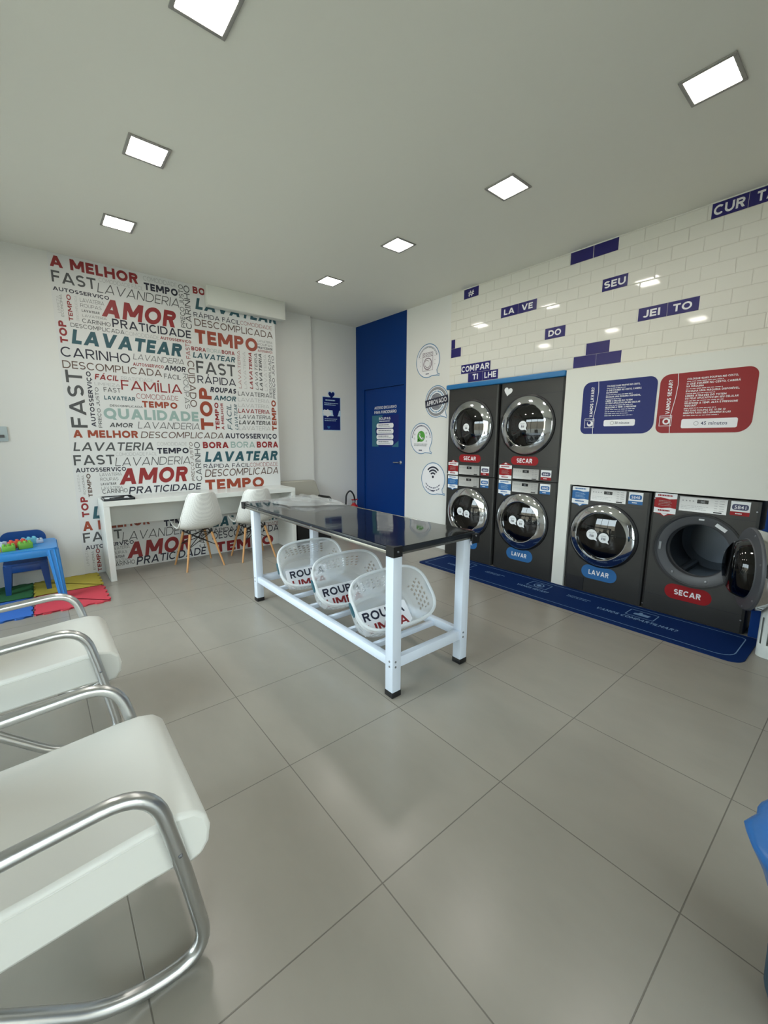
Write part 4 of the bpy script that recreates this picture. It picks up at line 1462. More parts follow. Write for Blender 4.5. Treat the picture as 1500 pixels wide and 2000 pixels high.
# the open door, hinged on the right
th = math.radians(115)
n_in = Vector((math.cos(th), math.sin(th), 0))          # inner side faces the camera
Cd = Vector((2.872, -1.615, 0.556)) - Vector((FX, -1.258, 0.006))
mb = MB()
mb.lathe([(0.196, 0.036), (0.202, 0.030), (0.235, 0.026), (0.270, 0.022), (0.276, 0.014), (0.276, 0.0)], Cd, n_in, 'rubber', 64)
dr = mb.build('door', to)
mb = MB().lathe([(0.276, 0.004), (0.278, -0.010), (0.272, -0.045), (0.255, -0.062), (0.21, -0.056), (0.20, -0.044)], Cd, n_in, 'chrome', 64)
mb.build('chrome_ring', dr)
mb = MB().lathe([(0.197, 0.034), (0.190, 0.060), (0.172, 0.095), (0.13, 0.118), (0.0, 0.124)], Cd, n_in, 'bowl', 48)
mb.lathe([(0.205, -0.046), (0.12, -0.058), (0.0, -0.062)], Cd, n_in, 'display', 48)
mb.build('glass_bowl', dr, sharp=0)
e = Vector((0, 0, 1)).cross(n_in)
for a in (70, 20, -40, -80, 150):
    p = Cd + n_in * 0.024 + (e * math.cos(math.radians(a)) + Vector((0, 0, 1)) * math.sin(math.radians(a))) * 0.252
    MB().lathe([(0.007, 0.0), (0.006, 0.004), (0.0, 0.005)], p, n_in, 'screw', 12).build('screw', dr)
mb = MB().box((-0.055, -0.205, 0.50), (0.0, -0.175, 0.60), 'screw', 0.004)
mb.build('hinge', to)
for (u, z) in ((0.315, 0.90), (0.315, 0.10), (-0.318, 0.93), (-0.325, 0.035)):
    MB().lathe([(0.006, 0.0), (0.005, 0.004), (0.0, 0.005)], L(u, z, 0.0), (-1, 0, 0), 'screw', 12).build('screw', to)

# ================================================================== FLOOR MAT
d = Decal((0, 0, 0.0075), (0, -1, 0), (1, 0, 0), (0, 0, 1), 0.0006)
out = rrect(-1.225, 2.575, 1.69, 3.105, 0.09, 8, [0.05, 0.09, 0.02, 0.02])
mb = MB().prism(out, (0, 0, 0.0), (0, -1, 0), (1, 0, 0), (0, 0, 1), 0.007, 'mat')
fm = tag(flipfix(mb.build('floor_mat')), 'long navy blue mat lying on the floor in front of the machines', 'mat')
d.line(rrect(-1.16, 2.63, 1.63, 3.05, 0.03, 5, [0.01, 0.10, 0.03, 0.02]), 0.006, 'matline', 1, True)


def mat_logo(u, kind):
    d.line(rrect(u - 0.10, 2.86, u + 0.10, 3.00, 0.008, 3), 0.007, 'matline', 1, True)
    if kind == 'thumb':
        d.poly([(u - 0.055, 2.90), (u + 0.05, 2.90), (u + 0.06, 2.945), (u + 0.0, 2.95), (u - 0.01, 2.975), (u - 0.025, 2.97), (u - 0.03, 2.94), (u - 0.055, 2.935)], 'matline', 1)
    else:
        d.line(arc(u, 2.925, 0.045, 0, 360, 24), 0.010, 'matline', 1, True)
        d.disc(u, 2.925, 0.022, 'matline', 1, 18)


mat_logo(-0.80, 'm')
d.text('VAMOS LAVAR?', 3, 'matline', -0.96, 2.785, -0.64, 2.825, 1, 0, 1)
mat_logo(0.10, 'm')
d.text('VAMOS SECAR?', 3, 'matline', -0.06, 2.785, 0.26, 2.825, 1, 0, 1)
mat_logo(1.00, 'thumb')
d.text('VAMOS COMPARTILHAR?', 3, 'matline', 0.70, 2.785, 1.28, 2.83, 1, 0, 1)
for u in (-0.38, 0.52):
    bars(d, u - 0.12, 2.86, u + 0.12, 2.92, 2, 'matline', 1, 0.35, int(u * 10))
d.build('print', fm)

# white slatted hamper at the right edge
hp = thing('laundry_hamper', 'white plastic hamper with vertical slots at the right edge, beside the open dryer', 'hamper', (2.96, -1.90, 0))
mb = MB()
x0, x1, y0, y1, hz = 2.80, 3.10, -2.13, -1.71, 0.43


def hloop(z, g):
    P = rrect(x0 - g, y0 - g, x1 + g * 0.1, y1 + g * 0.3, 0.05, 6)
    Q = []
    k = len(P)
    for i in range(k):
        a, b = Vector(P[i]), Vector(P[(i + 1) % k])
        n_ = max(1, int((b - a).length / 0.0125))
        Q += [a.lerp(b, j / n_) for j in range(n_)]
    return [(q.x, q.y, z) for q in Q]


zs = [0.0, 0.04, 0.09, 0.27, 0.31, 0.40, hz]
base = hloop(0, 0)
n = len(base)
rows = []
for z in zs:
    g = 0.012 * z / hz
    cx, cy = (x0 + x1) / 2, (y0 + y1) / 2
    rows.append([(cx + (p[0] - cx) * (1 + g), cy + (p[1] - cy) * (1 + g), z) for p in base])
vs = [p for r in rows for p in r]
fs = []
for i in range(len(zs) - 1):
    for j in range(n):
        if i == 2 and j % 3 == 0:
            continue
        fs.append((i * n + j, i * n + (j + 1) % n, (i + 1) * n + (j + 1) % n, (i + 1) * n + j))
fs.append(tuple(range(n)))
mb.add(vs, fs, 'hamper')
mb.build('body', hp, world=True, solid=0.004)
mb = MB().tube(rows[-1], 0.009, 'hamper', 8, True)
mb.build('rim', hp, world=True)

# ================================================================== DESK AND SHELL CHAIRS
dk = thing('desk', 'long white laminate desk standing against the word mural', 'desk', (0.757, 2.85, 0))
MB().box((-0.26, 2.634, 0.748), (1.775, 3.062, 0.80), 'desk').build('desktop', dk, world=True, bevel=0.002)
MB().box((-0.26, 2.636, 0.0), (-0.208, 3.06, 0.748), 'desk').build('side_panel', dk, world=True, bevel=0.002)
MB().box((1.723, 2.636, 0.0), (1.775, 3.06, 0.748), 'desk').build('side_panel', dk, world=True, bevel=0.002)
MB().box((-0.208, 2.985, 0.50), (1.723, 3.003, 0.748), 'desk').build('modesty_panel', dk, world=True)

ty = thing('document_tray', 'dark smoked tray on the left end of the white desk', 'tray', (-0.11, 2.77, 0.80))
mb = MB().box((-0.245, 2.645, 0.801), (0.015, 2.90, 0.806), 'darkedge')
for a, b in (((-0.245, 2.645), (0.015, 2.65)), ((-0.245, 2.895), (0.015, 2.90)), ((-0.245, 2.645), (-0.24, 2.90)), ((0.01, 2.645), (0.015, 2.90))):
    mb.box((a[0], a[1], 0.801), (b[0], b[1], 0.822), 'darkedge')
mb.build('tray_body', ty, world=True)
pp = MB().box((-0.225, 2.665, 0.8065), (-0.02, 2.88, 0.812), 'paper').build('paper_sheet')
tag(pp, 'white sheet lying in the dark tray on the desk', 'paper')
pen = MB()
pen.tube([(-0.19, 2.72, 0.819), (-0.06, 2.78, 0.819)], 0.0055, 'black', 8)
pen.box((-0.15, 2.73, 0.8125), (-0.07, 2.80, 0.818), 'black', 0.002)
tag(pen.build('marker_pen'), 'small black pen and clip lying on the sheet in the tray', 'pen')


def shell_chair(label, loc, rz):
    t = thing('shell_chair', label, 'chair', loc, rz, 'white shell chairs at the desk')
    prof = [(0.225, 0.435, 0.195), (0.205, 0.45, 0.205), (0.12, 0.437, 0.215), (0.0, 0.425, 0.222), (-0.10, 0.428, 0.226), (-0.17, 0.452, 0.228), (-0.212, 0.50, 0.222),
            (-0.235, 0.58, 0.205), (-0.255, 0.68, 0.178), (-0.272, 0.78, 0.150), (-0.282, 0.825, 0.128), (-0.284, 0.838, 0.105)]
    rows = []
    K = 22
    for i, (y, z, w) in enumerate(prof):
        f = i / (len(prof) - 1)
        r = []
        for j in range(K + 1):
            s = -1 + 2 * j / K
            e = abs(s) ** 3
            lift = e * (0.05 * (1 - f) + 0.0)           # seat edges rise, back edges wrap forward
            fwd = e * (0.075 * min(1, f * 1.6))
            r.append((s * w, y + fwd, z + lift))
        rows.append(r)
    mb = MB().grid(rows, 'weave')
    sh = mb.build('shell', t, sharp=0, solid=0.008, sub=1)
    edge = [rows[i][0] for i in range(len(rows))] + rows[-1][1:-1] + [rows[i][-1] for i in range(len(rows) - 1, -1, -1)] + rows[0][-2:0:-1]
    MB().tube(edge, 0.007, 'shell', 6, True).build('shell_rim', sh)
    tops, feet = [], []
    for sx, sy in ((-1, -1), (1, -1), (1, 1), (-1, 1)):
        f = (sx * 0.20, sy * 0.195, 0.0)
        q = (sx * 0.115, sy * 0.105, 0.385)
        MB().tube([f, q], [0.009, 0.0145], 'wood', 10).build('leg', t)
        tops.append(q)
        feet.append(f)
    mb = MB()
    for i in range(4):
        a, b = Vector(tops[i]), Vector(tops[(i + 1) % 4])
        mb.tube([a + Vector((0, 0, -0.01)), (a + b) / 2 + Vector((0, 0, 0.02)), b + Vector((0, 0, -0.01))], 0.006, 'black', 6)
    lw = [Vector(f).lerp(Vector(q), 0.62) for f, q in zip(feet, tops)]
    for i, j in ((0, 2), (1, 3), (0, 1), (2, 3)):
        up_ = Vector(tops[j]) + Vector((0, 0, 0.0))
        mb.tube([lw[i], up_], 0.0045, 'black', 6)
        mb.tube([lw[j], Vector(tops[i])], 0.0045, 'black', 6)
    for q in tops:
        mb.tube([q, (q[0], q[1], 0.425)], 0.010, 'black', 8)
    mb.build('strut', t)
    return t


sc0 = shell_chair('white shell chair with wooden legs, left of two at the desk', (0.590, 2.690, 0), 0.06)
dup(sc0, (1.200, 2.655, 0), -0.03, 'white shell chair with wooden legs behind the far corner of the folding table')

# ================================================================== FOLDING TABLE
TX0, TX1, TY0_, TY1 = 0.648, 1.270, -0.556, 1.296
ft = thing('folding_table', 'white metal laundry folding table with a dark mirror top and slatted shelf', 'table', (0.96, 0.37, 0))
# top: slightly rippled mirror sheet
rows = []
for i in range(25):
    y = -0.572 + (1.44 + 0.572) * i / 24
    r = []
    for j in range(11):
        x = 0.636 + (1.284 - 0.636) * j / 10
        z = 0.853 - 0.006 * math.sin(PI * i / 24) + 0.0012 * math.sin(9 * y + 4 * x) + (0.006 if (i == 0 and j >= 9) else 0)
        r.append((x, y, z))
    rows.append(r)
mb = MB().grid(rows, 'top')
mb.box((0.640, -0.568, 0.818), (1.280, 1.436, 0.842), 'darkedge')
mb.build('tabletop', ft, world=True)
mb = MB().box((0.634, -0.570, 0.808), (0.642, 1.438, 0.828), 'edge', 0.002).box((0.634, -0.570, 0.828), (0.642, 1.438, 0.848), 'darkedge', 0.002)
mb.box((0.638, -0.570, 0.808), (1.282, -0.566, 0.820), 'edge')
mb.box((1.279, -0.570, 0.808), (1.286, 1.438, 0.850), 'edge', 0.002).box((0.634, 1.434, 0.808), (1.286, 1.441, 0.850), 'edge', 0.002)
mb.box((0.640, -0.574, 0.820), (1.282, -0.566, 0.850), 'darkedge', 0.002)
for y in (-0.2, 0.25, 0.7, 1.1):
    mb.lathe([(0.005, 0), (0.004, 0.003), (0, 0.004)], (0.634, y, 0.83), (-1, 0, 0), 'screw', 10)
mb.build('edge_band', ft, world=True)
for k, (x, y, sx, sy) in enumerate(((0.636, -0.573, 1, 1), (1.300, -0.585, -1, 1), (0.636, 1.441, 1, -1), (1.284, 1.441, -1, -1))):
    mb = MB()
    P = [(-0.006, -0.006), (0.055, -0.006), (0.055, 0.004), (0.03, 0.012), (0.012, 0.03), (0.004, 0.055), (-0.006, 0.055)]
    P = [(x + sx * a, y + sy * b) for a, b in P]
    mb.prism(P, (0, 0, 0.800 if k != 1 else 0.782), (1, 0, 0), (0, 1, 0), (0, 0, 1), 0.056, 'black')
    mb.lathe([(0.006, 0), (0.005, 0.003), (0, 0.004)], (x + sx * 0.025, y - sy * 0.006, 0.828), (0, -sy, 0), 'screw', 10)
    flipfix(mb.build('corner_cap', ft, world=True))
for x in (TX0, TX1 - 0.062):
    for y in (TY0_, TY1 - 0.062):
        lg = MB().box((x, y, 0.03), (x + 0.062, y + 0.062, 0.818), 'wmetal', 0.004).build('leg', ft, world=True)
        lg.parent = ft
        mb = MB().box((x - 0.002, y - 0.002, 0.0), (x + 0.064, y + 0.064, 0.034), 'black', 0.004)
        fo = mb.build('foot_cap', ft, world=True)
        fo.parent = lg
SZ = 0.222
mb = MB().box((TX0 + 0.01, TY0_ + 0.06, SZ - 0.05), (TX0 + 0.05, TY1 - 0.06, SZ), 'wmetal', 0.003)
mb.build('shelf_rail', ft, world=True)
MB().box((TX1 - 0.05, TY0_ + 0.06, SZ - 0.05), (TX1 - 0.01, TY1 - 0.06, SZ), 'wmetal', 0.003).build('shelf_rail', ft, world=True)
MB().box((TX0 + 0.06, TY0_ + 0.01, SZ - 0.06), (TX1 - 0.06, TY0_ + 0.05, SZ), 'wmetal', 0.003).build('shelf_rail', ft, world=True)
MB().box((TX0 + 0.06, TY1 - 0.05, SZ - 0.06), (TX1 - 0.06, TY1 - 0.01, SZ), 'wmetal', 0.003).build('shelf_rail', ft, world=True)
for y in (0.945, 0.700, 0.450, 0.195, -0.045, -0.300):
    MB().box((TX0 + 0.04, y - 0.015, SZ - 0.052), (TX1 - 0.04, y + 0.015, SZ - 0.020), 'wmetal', 0.003).build('shelf_bar', ft, world=True)
scr = [(0.0065, 0), (0.005, 0.003), (0, 0.004)]
for x in (TX0, TX1 - 0.062):
    for dz in (-0.012, -0.042):
        MB().lathe(scr, (x + 0.022, TY0_, SZ + dz), (0, -1, 0), 'screw', 10).build('screw', ft, world=True)
        MB().lathe(scr, (x, TY0_ + 0.025, SZ + dz), (-1, 0, 0), 'screw', 10).build('screw', ft, world=True)
        MB().lathe(scr, (x, TY1 - 0.03, SZ + dz), (-1, 0, 0), 'screw', 10).build('screw', ft, world=True)

# crumpled clear film at the far end of the table
rows = []
rnd = random.Random(3)
NU, NV = 40, 26
co = [[rnd.random() for _ in range(12)] for _ in range(16)]


def smooth_noise(a, b):
    u, v = a * 14, b * 10
    i, j = int(u), int(v)
    f, g = u - i, v - j
    return (co[i][j] * (1 - f) + co[i + 1][j] * f) * (1 - g) + (co[i][j + 1] * (1 - f) + co[i + 1][j + 1] * f) * g


hs = [[0.85 * smooth_noise(i / NU, j / NV) + 0.15 * rnd.random() for j in range(NV + 1)] for i in range(NU + 1)]
for i in range(NU + 1):
    r = []
    for j in range(NV + 1):
        a, b = i / NU, j / NV
        env = max(0, math.sin(PI * a)) ** 0.5 * max(0, math.sin(PI * b)) ** 0.5
        hgt = env * (0.030 + 0.050 * hs[i][j] * (0.4 + 0.6 * a) + 0.018 * math.sin(7 * a + 5 * b))
        x = 0.83 + 0.42 * a + 0.02 * math.sin(9 * b)
        y = 0.86 + 0.10 * (1 - a) + 0.46 * b - 0.10 * a + 0.02 * math.sin(11 * a)
        r.append((x, y, 0.857 + hgt))
    rows.append(r)
mb = MB().grid(rows, 'film')
tag(mb.build('plastic_film', sharp=0), 'crumpled clear plastic sheet lying on the far end of the folding table', 'plastic sheet')

# ================================================================== LAUNDRY BASKETS


def suploop(a, b, n, e=3.2):
    big = []
    for i in range(720):
        t = 2 * PI * i / 720
        c, s = math.cos(t), math.sin(t)
        big.append(Vector((a * math.copysign(abs(c) ** (2 / e), c), b * math.copysign(abs(s) ** (2 / e), s))))
    ls = [0.0]
    for i in range(720):
        ls.append(ls[-1] + (big[(i + 1) % 720] - big[i]).length)
    tot = ls[-1]
    out, k = [], 0
    for j in range(n):
        g = tot * j / n
        while ls[k + 1] < g:
            k += 1
        f = (g - ls[k]) / (ls[k + 1] - ls[k])
        out.append(big[k].lerp(big[(k + 1) % 720], f))
    return out


BL_, BW_, BD_ = 0.50, 0.365, 0.25


def basket_parts(t):
    n = 148
    R = 16
    mb = MB()
    vs, fs = [], []
    for i in range(R + 1):
        f = i / R
        ins = 0.046 * f ** 0.9 + (0.0 if i < R else 0.004)
        zz = -BD_ * f
        if i == R:
            ins += 0.012
        for p in suploop(BL_ / 2 - ins, BW_ / 2 - ins, n):
            vs.append((p.x, p.y, zz))
    for i in range(R):
        for j in range(n):
            p = vs[i * n + j]
            long_side = abs(p[0]) < 0.165
            short_side = abs(p[1]) < 0.095 and abs(p[0]) > 0.15
            if (long_side or short_side) and i in (4, 6, 8, 10) and (j + i // 2) % 4 < 2:
                continue
            fs.append((i * n + j, i * n + (j + 1) % n, (i + 1) * n + (j + 1) % n, (i + 1) * n + j))
    fs.append(tuple(R * n + j for j in range(n - 1, -1, -1)))
    mb.add(vs, fs, 'basket')
    mb.build('body', t, sharp=50, solid=0.003)
    mb = MB()
    lp = suploop(BL_ / 2, BW_ / 2, 72)
    mb.tube([(p.x, p.y, 0) for p in lp], 0.009, 'basketrim', 8, True)
    lp = suploop(BL_ / 2 + 0.004, BW_ / 2 + 0.004, 72)
    mb.grid([[(p.x, p.y, -0.002) for p in lp], [(p.x * 1.012, p.y * 1.012, -0.03) for p in lp]], 'basketrim', True)
    mb.build('rim', t)
    for s in (-1, 1):
        mb = MB()
        P = []
        for k in range(24):
            a = 2 * PI * k / 24
            P.append((0.046 * math.cos(a), 0.017 * math.sin(a)))
        mb.prism(P, (s * (BL_ / 2 + 0.004), 0, -0.032), (0, 1, 0), (0, 0, 1), (s, 0, 0), 0.009, 'handle')
        flipfix(mb.build('handle', t))
    d = Decal((0, 0, -BD_ + 0.004), (1, 0, 0), (0, 1, 0), (0, 0, 1), 0.001)
    d.rr(-0.172, -0.112, 0.172, 0.050, 0.012, 'white', 1)
    d.text('ROUPA', 3, 'K', -0.140, -0.026, 0.145, 0.034, 0, 0, 2)
    d.text('LIMPA', 3, 'R', -0.135, -0.104, 0.145, -0.048, 0, 0, 2)
    d.build('label_sheet', t)


bk = None
for loc, yaw, tilt, roll, lab in (((0.835, -0.345, 0.480), -0.139, 0.767, -0.143, 'white translucent laundry basket nearest the near table leg, tipped forward on the shelf'),
                                  ((0.870, 0.150, 0.468), -0.120, 0.860, -0.100, 'white translucent laundry basket in the middle of three on the table shelf'),
                                  ((0.860, 0.650, 0.463), -0.165, 0.900, -0.107, 'white translucent laundry basket farthest back of three on the table shelf')):
    mx = Matrix.Translation(loc) @ Matrix.Rotation(yaw, 4, 'Z') @ Matrix.Rotation(tilt, 4, 'X') @ Matrix.Rotation(roll, 4, 'Y')
    if bk is None:
        bk = thing('laundry_basket', lab, 'basket', (0, 0, 0), 0, 'laundry baskets on the table shelf')
        basket_parts(bk)
        o = bk
    else:
        o = dup(bk, (0, 0, 0), 0, lab)
    o.matrix_world = mx

# ================================================================== WAITING CHAIRS


def fillet(pts, r, n=6):
    """round the corners of an open polyline"""
    P = [Vector(p) for p in pts]
    out = [P[0]]
    for i in range(1, len(P) - 1):
        a, b, c = P[i - 1], P[i], P[i + 1]
        u, v = (a - b), (c - b)
        q = min(r, u.length * 0.48, v.length * 0.48)
        s, e = b + u.normalized() * q, b + v.normalized() * q
        for k in range(n + 1):
            f = k / n
            out.append(s * (1 - f) ** 2 + b * 2 * f * (1 - f) + e * f ** 2)
    out.append(P[-1])
    return out


def waiting_chair(label, yc):
    t = thing('waiting_chair', label, 'armchair', (-0.80, yc, 0), 0, 'white tubular waiting chairs')
    hw = 0.28
    prof = [(-0.22, 0.415), (0.0, 0.422), (0.20, 0.436), (0.275, 0.436), (0.32, 0.424), (0.347, 0.396), (0.355, 0.356), (0.349, 0.315), (0.328, 0.286), (0.295, 0.276), (0.268, 0.288), (0.20, 0.290), (-0.22, 0.275)]
    mb = MB().prism(prof, (0, -hw + 0.020, 0), (1, 0, 0), (0, 0, 1), (0, 1, 0), 2 * hw - 0.040, 'leather')
    st = flipfix(mb.build('seat', t, sharp=40, bevel=0.012))
    for p in st.data.polygons:
        p.use_smooth = True
    for s in (-1, 1):
        MB().tube([(-0.22, s * (hw - 0.0205), 0.398), (0.0, s * (hw - 0.0205), 0.405), (0.20, s * (hw - 0.0205), 0.418), (0.255, s * (hw - 0.0205), 0.421)], 0.0022, 'leather', 6).build('seam', st)
    mb = MB()
    bp = [(-0.21, 0.36), (-0.235, 0.44), (-0.36, 0.86), (-0.375, 0.90), (-0.40, 0.915), (-0.43, 0.905), (-0.435, 0.88), (-0.31, 0.42), (-0.28, 0.35)]
    mb.prism(bp, (0, -hw + 0.022, 0), (1, 0, 0), (0, 0, 1), (0, 1, 0), 2 * hw - 0.044, 'leather')
    b = flipfix(mb.build('backrest', t, sharp=40, bevel=0.012))
    for s in (-1, 1):
        y = s * hw
        path = fillet([(-0.36, y, 0.03), (-0.40, y, 0.535), (0.222, y, 0.573), (0.268, y, 0.352), (0.322, y, 0.0), (0.10, y, 0.022), (-0.30, y, 0.40)], 0.105, 8)
        mb = MB().tube(path, 0.0185, 'alu', 14)
        fr = mb.build('side_frame', t, sharp=60)
        MB().box((0.205, y - 0.012, 0.0), (0.262, y + 0.012, 0.016), 'black', 0.004).build('foot_pad', fr)
        mb = MB().box((-0.378, y - 0.012, 0.0), (-0.338, y + 0.012, 0.03), 'black', 0.004)
        mb.build('foot_pad', fr)
        mb = MB().lathe([(0.006, 0), (0.005, 0.003), (0, 0.004)], (0.268, y + s * 0.0175, 0.358), (0, s, 0), 'screw', 12)
        mb.build('screw', fr)
    mb = MB()
    pass
    for x, z in ((-0.27, 0.375), (-0.385, 0.42)):
        MB().tube([(x, -hw, z), (x, hw, z)], 0.010, 'alu', 8).build('cross_tube', t)
    return t


c1 = waiting_chair('white leatherette chair with tubular metal arms nearest the camera', -0.810)
c2 = dup(c1, (-0.850, 0.320, 0), 0, 'white leatherette chair with tubular metal arms, second back, nearer the play mats')

# ================================================================== CHILDREN'S CORNER
EDGE = random.Random(1)


def foam(name_lab, x0, y0, x1, y1, col):
    P = []
    n = 9

    def side(a, b, nx, ny):
        a, b = Vector(a), Vector(b)
        for k in range(n):
            f0, f1 = k / n, (k + 1) / n
            o = 0.018 if k % 2 else 0.0
            for f in (f0 + 0.015, f1 - 0.015):
                q = a.lerp(b, f)
                P.append((q.x - nx * (0.018 - o), q.y - ny * (0.018 - o)))
    side((x0, y0), (x1, y0), 0, -1)
    side((x1, y0), (x1, y1), 1, 0)
    side((x1, y1), (x0, y1), 0, 1)
    side((x0, y1), (x0, y0), -1, 0)
    mb = MB().prism(P, (0, 0, 0), (1, 0, 0), (0, 1, 0), (0, 0, 1), 0.011, col)
    return tag(flipfix(mb.build('play_mat_tile')), name_lab, 'play mat', 'interlocking foam mats')


foam('yellow foam puzzle mat against the wall beside the desk leg', -0.853, 2.560, -0.325, 3.06, 'foamy')
foam('red foam puzzle mat in front of the yellow one', -0.853, 2.045, -0.325, 2.575, 'foamr')
foam('green foam puzzle mat under the small navy chair', -1.378, 2.560, -0.845, 3.06, 'foamg')
foam('bright blue foam puzzle mat at the left edge, beside the red one', -1.378, 2.045, -0.845, 2.575, 'foamb')


def tapered_leg(mb, a, b, wa, wb, m, ribs=0):
    """square leg tapering from a (top) to b (foot)"""
    A, B = Vector(a), Vector(b)
    vs = []
    for c, w in ((A, wa), (B, wb)):
        vs += [(c.x - w, c.y - w, c.z), (c.x + w, c.y - w, c.z), (c.x + w, c.y + w, c.z), (c.x - w, c.y + w, c.z)]
    mb.add(vs, [(0, 1, 2, 3), (7, 6, 5, 4), (0, 4, 5, 1), (1, 5, 6, 2), (2, 6, 7, 3), (3, 7, 4, 0)], m, False)
    for k in range(ribs):
        o = (-0.5 + k) * 0.9 if ribs == 2 else 0
        mb.tube([(A.x + wa * 1.02, A.y + wa * o, A.z), (B.x + wb * 1.02, B.y + wb * o, B.z)], [0.008, 0.006], m, 6)
        mb.tube([(A.x + wa * o, A.y - wa * 1.02, A.z), (B.x + wb * o, B.y - wb * 1.02, B.z)], [0.008, 0.006], m, 6)


kt = thing('kids_table', 'small light blue plastic children\'s table standing on the foam mats', 'table', (-0.90, 2.64, 0.011))
kx0, kx1, ky0, ky1 = -1.165, -0.645, 2.405, 2.88
mb = MB()
mb.prism(rrect(kx0, ky0, kx1, ky1, 0.035, 6), (0, 0, 0.445), (1, 0, 0), (0, 1, 0), (0, 0, 1), 0.018, 'kidblue')
for (a, b) in (((kx0 + 0.02, ky0 - 0.004), (kx1 - 0.02, ky0 + 0.006)), ((kx0 + 0.02, ky1 - 0.006), (kx1 - 0.02, ky1 + 0.004)),
               ((kx0 - 0.004, ky0 + 0.02), (kx0 + 0.006, ky1 - 0.02)), ((kx1 - 0.006, ky0 + 0.02), (kx1 + 0.004, ky1 - 0.02))):
    mb.box((a[0], a[1], 0.395), (b[0], b[1], 0.452), 'kidblue', 0.003)
flipfix(mb.build('tabletop', kt, world=True))
for sx in (-1, 1):
    for sy in (-1, 1):
        cx, cy = (kx0 + kx1) / 2, (ky0 + ky1) / 2
        mb = MB()
        tapered_leg(mb, (cx + sx * 0.222, cy + sy * 0.200, 0.447), (cx + sx * 0.258, cy + sy * 0.262, 0.0125), 0.040, 0.026, 'kidblue', 2)
        mb.build('leg', kt, world=True)

kc = thing('kids_chair', 'small navy blue plastic children\'s chair behind the light blue table', 'chair', (-0.875, 2.90, 0.011))
MB().prism(rrect(-1.03, 2.745, -0.725, 3.03, 0.03, 5), (0, 0, 0.265), (1, 0, 0), (0, 1, 0), (0, 0, 1), 0.022, 'kidnavy').build('seat', kc, world=True)
mb = MB()
for a, b in (((-1.02, 2.745), (-0.735, 2.757)), ((-1.02, 3.01), (-0.735, 3.02))):
    MB().box((a[0], a[1], 0.205), (b[0], b[1], 0.27), 'kidnavy', 0.003).build('apron', kc, world=True)
for sx in (-1, 1):
    for sy in (-1, 1):
        mb = MB()
        tapered_leg(mb, (-0.877 + sx * 0.125, 2.888 + sy * 0.115, 0.27), (-0.877 + sx * 0.143, 2.888 + sy * 0.130, 0.011), 0.030, 0.018, 'kidnavy', 0)
        mb.build('leg', kc, world=True)
P = rrect(-1.045, 0.405, -0.71, 0.535, 0.06, 8, [0.02, 0.02, 0.075, 0.075])
mb = MB().prism(P, (0, 3.005, 0), (1, 0, 0), (0, 0, 1), (0, 1, 0), 0.022, 'kidnavy')
mb.box((-1.03, 3.003, 0.28), (-0.99, 3.029, 0.43), 'kidnavy', 0.004).box((-0.765, 3.003, 0.28), (-0.725, 3.029, 0.43), 'kidnavy', 0.004)
flipfix(mb.build('backrest', kc, world=True))

KT = 0.4635


def brick(label, x, y, z, lx, ly, lz, rz, col, nx=3, ny=2):
    mb = MB()
    mx = Matrix.Translation((x, y, z)) @ Matrix.Rotation(rz, 4, 'Z')
    mb.box((-lx / 2, -ly / 2, 0), (lx / 2, ly / 2, lz), col, 0.004, 2, mx)
    for i in range(nx):
        for j in range(ny):
            a = mx @ Vector(((i + 0.5) / nx * lx - lx / 2, (j + 0.5) / ny * ly - ly / 2, lz))
            mb.lathe([(0.010, -0.002), (0.010, 0.011), (0.008, 0.013), (0.0, 0.013)], a, (0, 0, 1), col, 12)
    return tag(mb.build('toy_brick'), label, 'toy', 'toy bricks on the children\'s table')


brick('yellow toy brick at the left end of the toy pile', -1.035, 2.495, KT, 0.05, 0.06, 0.045, 0.2, 'toyy', 2, 2)
brick('green toy brick at the front, beside the yellow one', -0.960, 2.500, KT, 0.085, 0.06, 0.045, 0.05, 'toyg')
brick('green toy brick at the right end of the toy pile', -0.855, 2.530, KT, 0.095, 0.06, 0.05, 0.18, 'toyg')
brick('red toy brick lying behind the green ones', -0.905, 2.610, KT, 0.12, 0.06, 0.055, 0.3, 'toyr')
brick('sky blue toy brick at the back of the toy pile', -0.830, 2.700, KT, 0.11, 0.06, 0.05, 0.25, 'toyb')
brick('pale grey-white toy brick left behind the red one', -1.000, 2.660, KT, 0.05, 0.05, 0.04, 0.5, 'toyw', 2, 2)
brick('pale grey-white toy brick at the far right of the toys', -0.760, 2.700, KT, 0.05, 0.045, 0.03, 0.2, 'toyw', 2, 2)
brick('pink-white small toy brick at the far left of the toys', -1.085, 2.56, KT, 0.045, 0.045, 0.035, 0.4, 'paper', 2, 2)

# ================================================================== NOOK: ARMCHAIR, EXTINGUISHER
ac = thing('beige_armchair', 'beige upholstered chair with dark arms in the nook right of the desk', 'armchair', (2.08, 2.95, 0))
mb = MB().prism([(1.80, 0.42), (2.45, 0.42), (2.425, 0.60), (2.345, 0.815), (2.32, 0.83), (1.80, 0.832)], (0, 3.10, 0), (1, 0, 0), (0, 0, 1), (0, 1, 0), 0.11, 'beige')
flipfix(mb.build('backrest', ac, world=True, bevel=0.012))
MB().box((1.83, 2.70, 0.30), (2.40, 3.10, 0.44), 'black', 0.02).build('seat', ac, world=True)
for x in (1.815, 2.385):
    mb = MB().tube(fillet([(x, 3.08, 0.60), (x, 2.78, 0.61), (x, 2.73, 0.32)], 0.05), 0.018, 'black', 10)
    mb.build('arm', ac, world=True)
MB().box((1.86, 2.76, 0.02), (2.38, 3.05, 0.30), 'black', 0.01).build('base', ac, world=True)
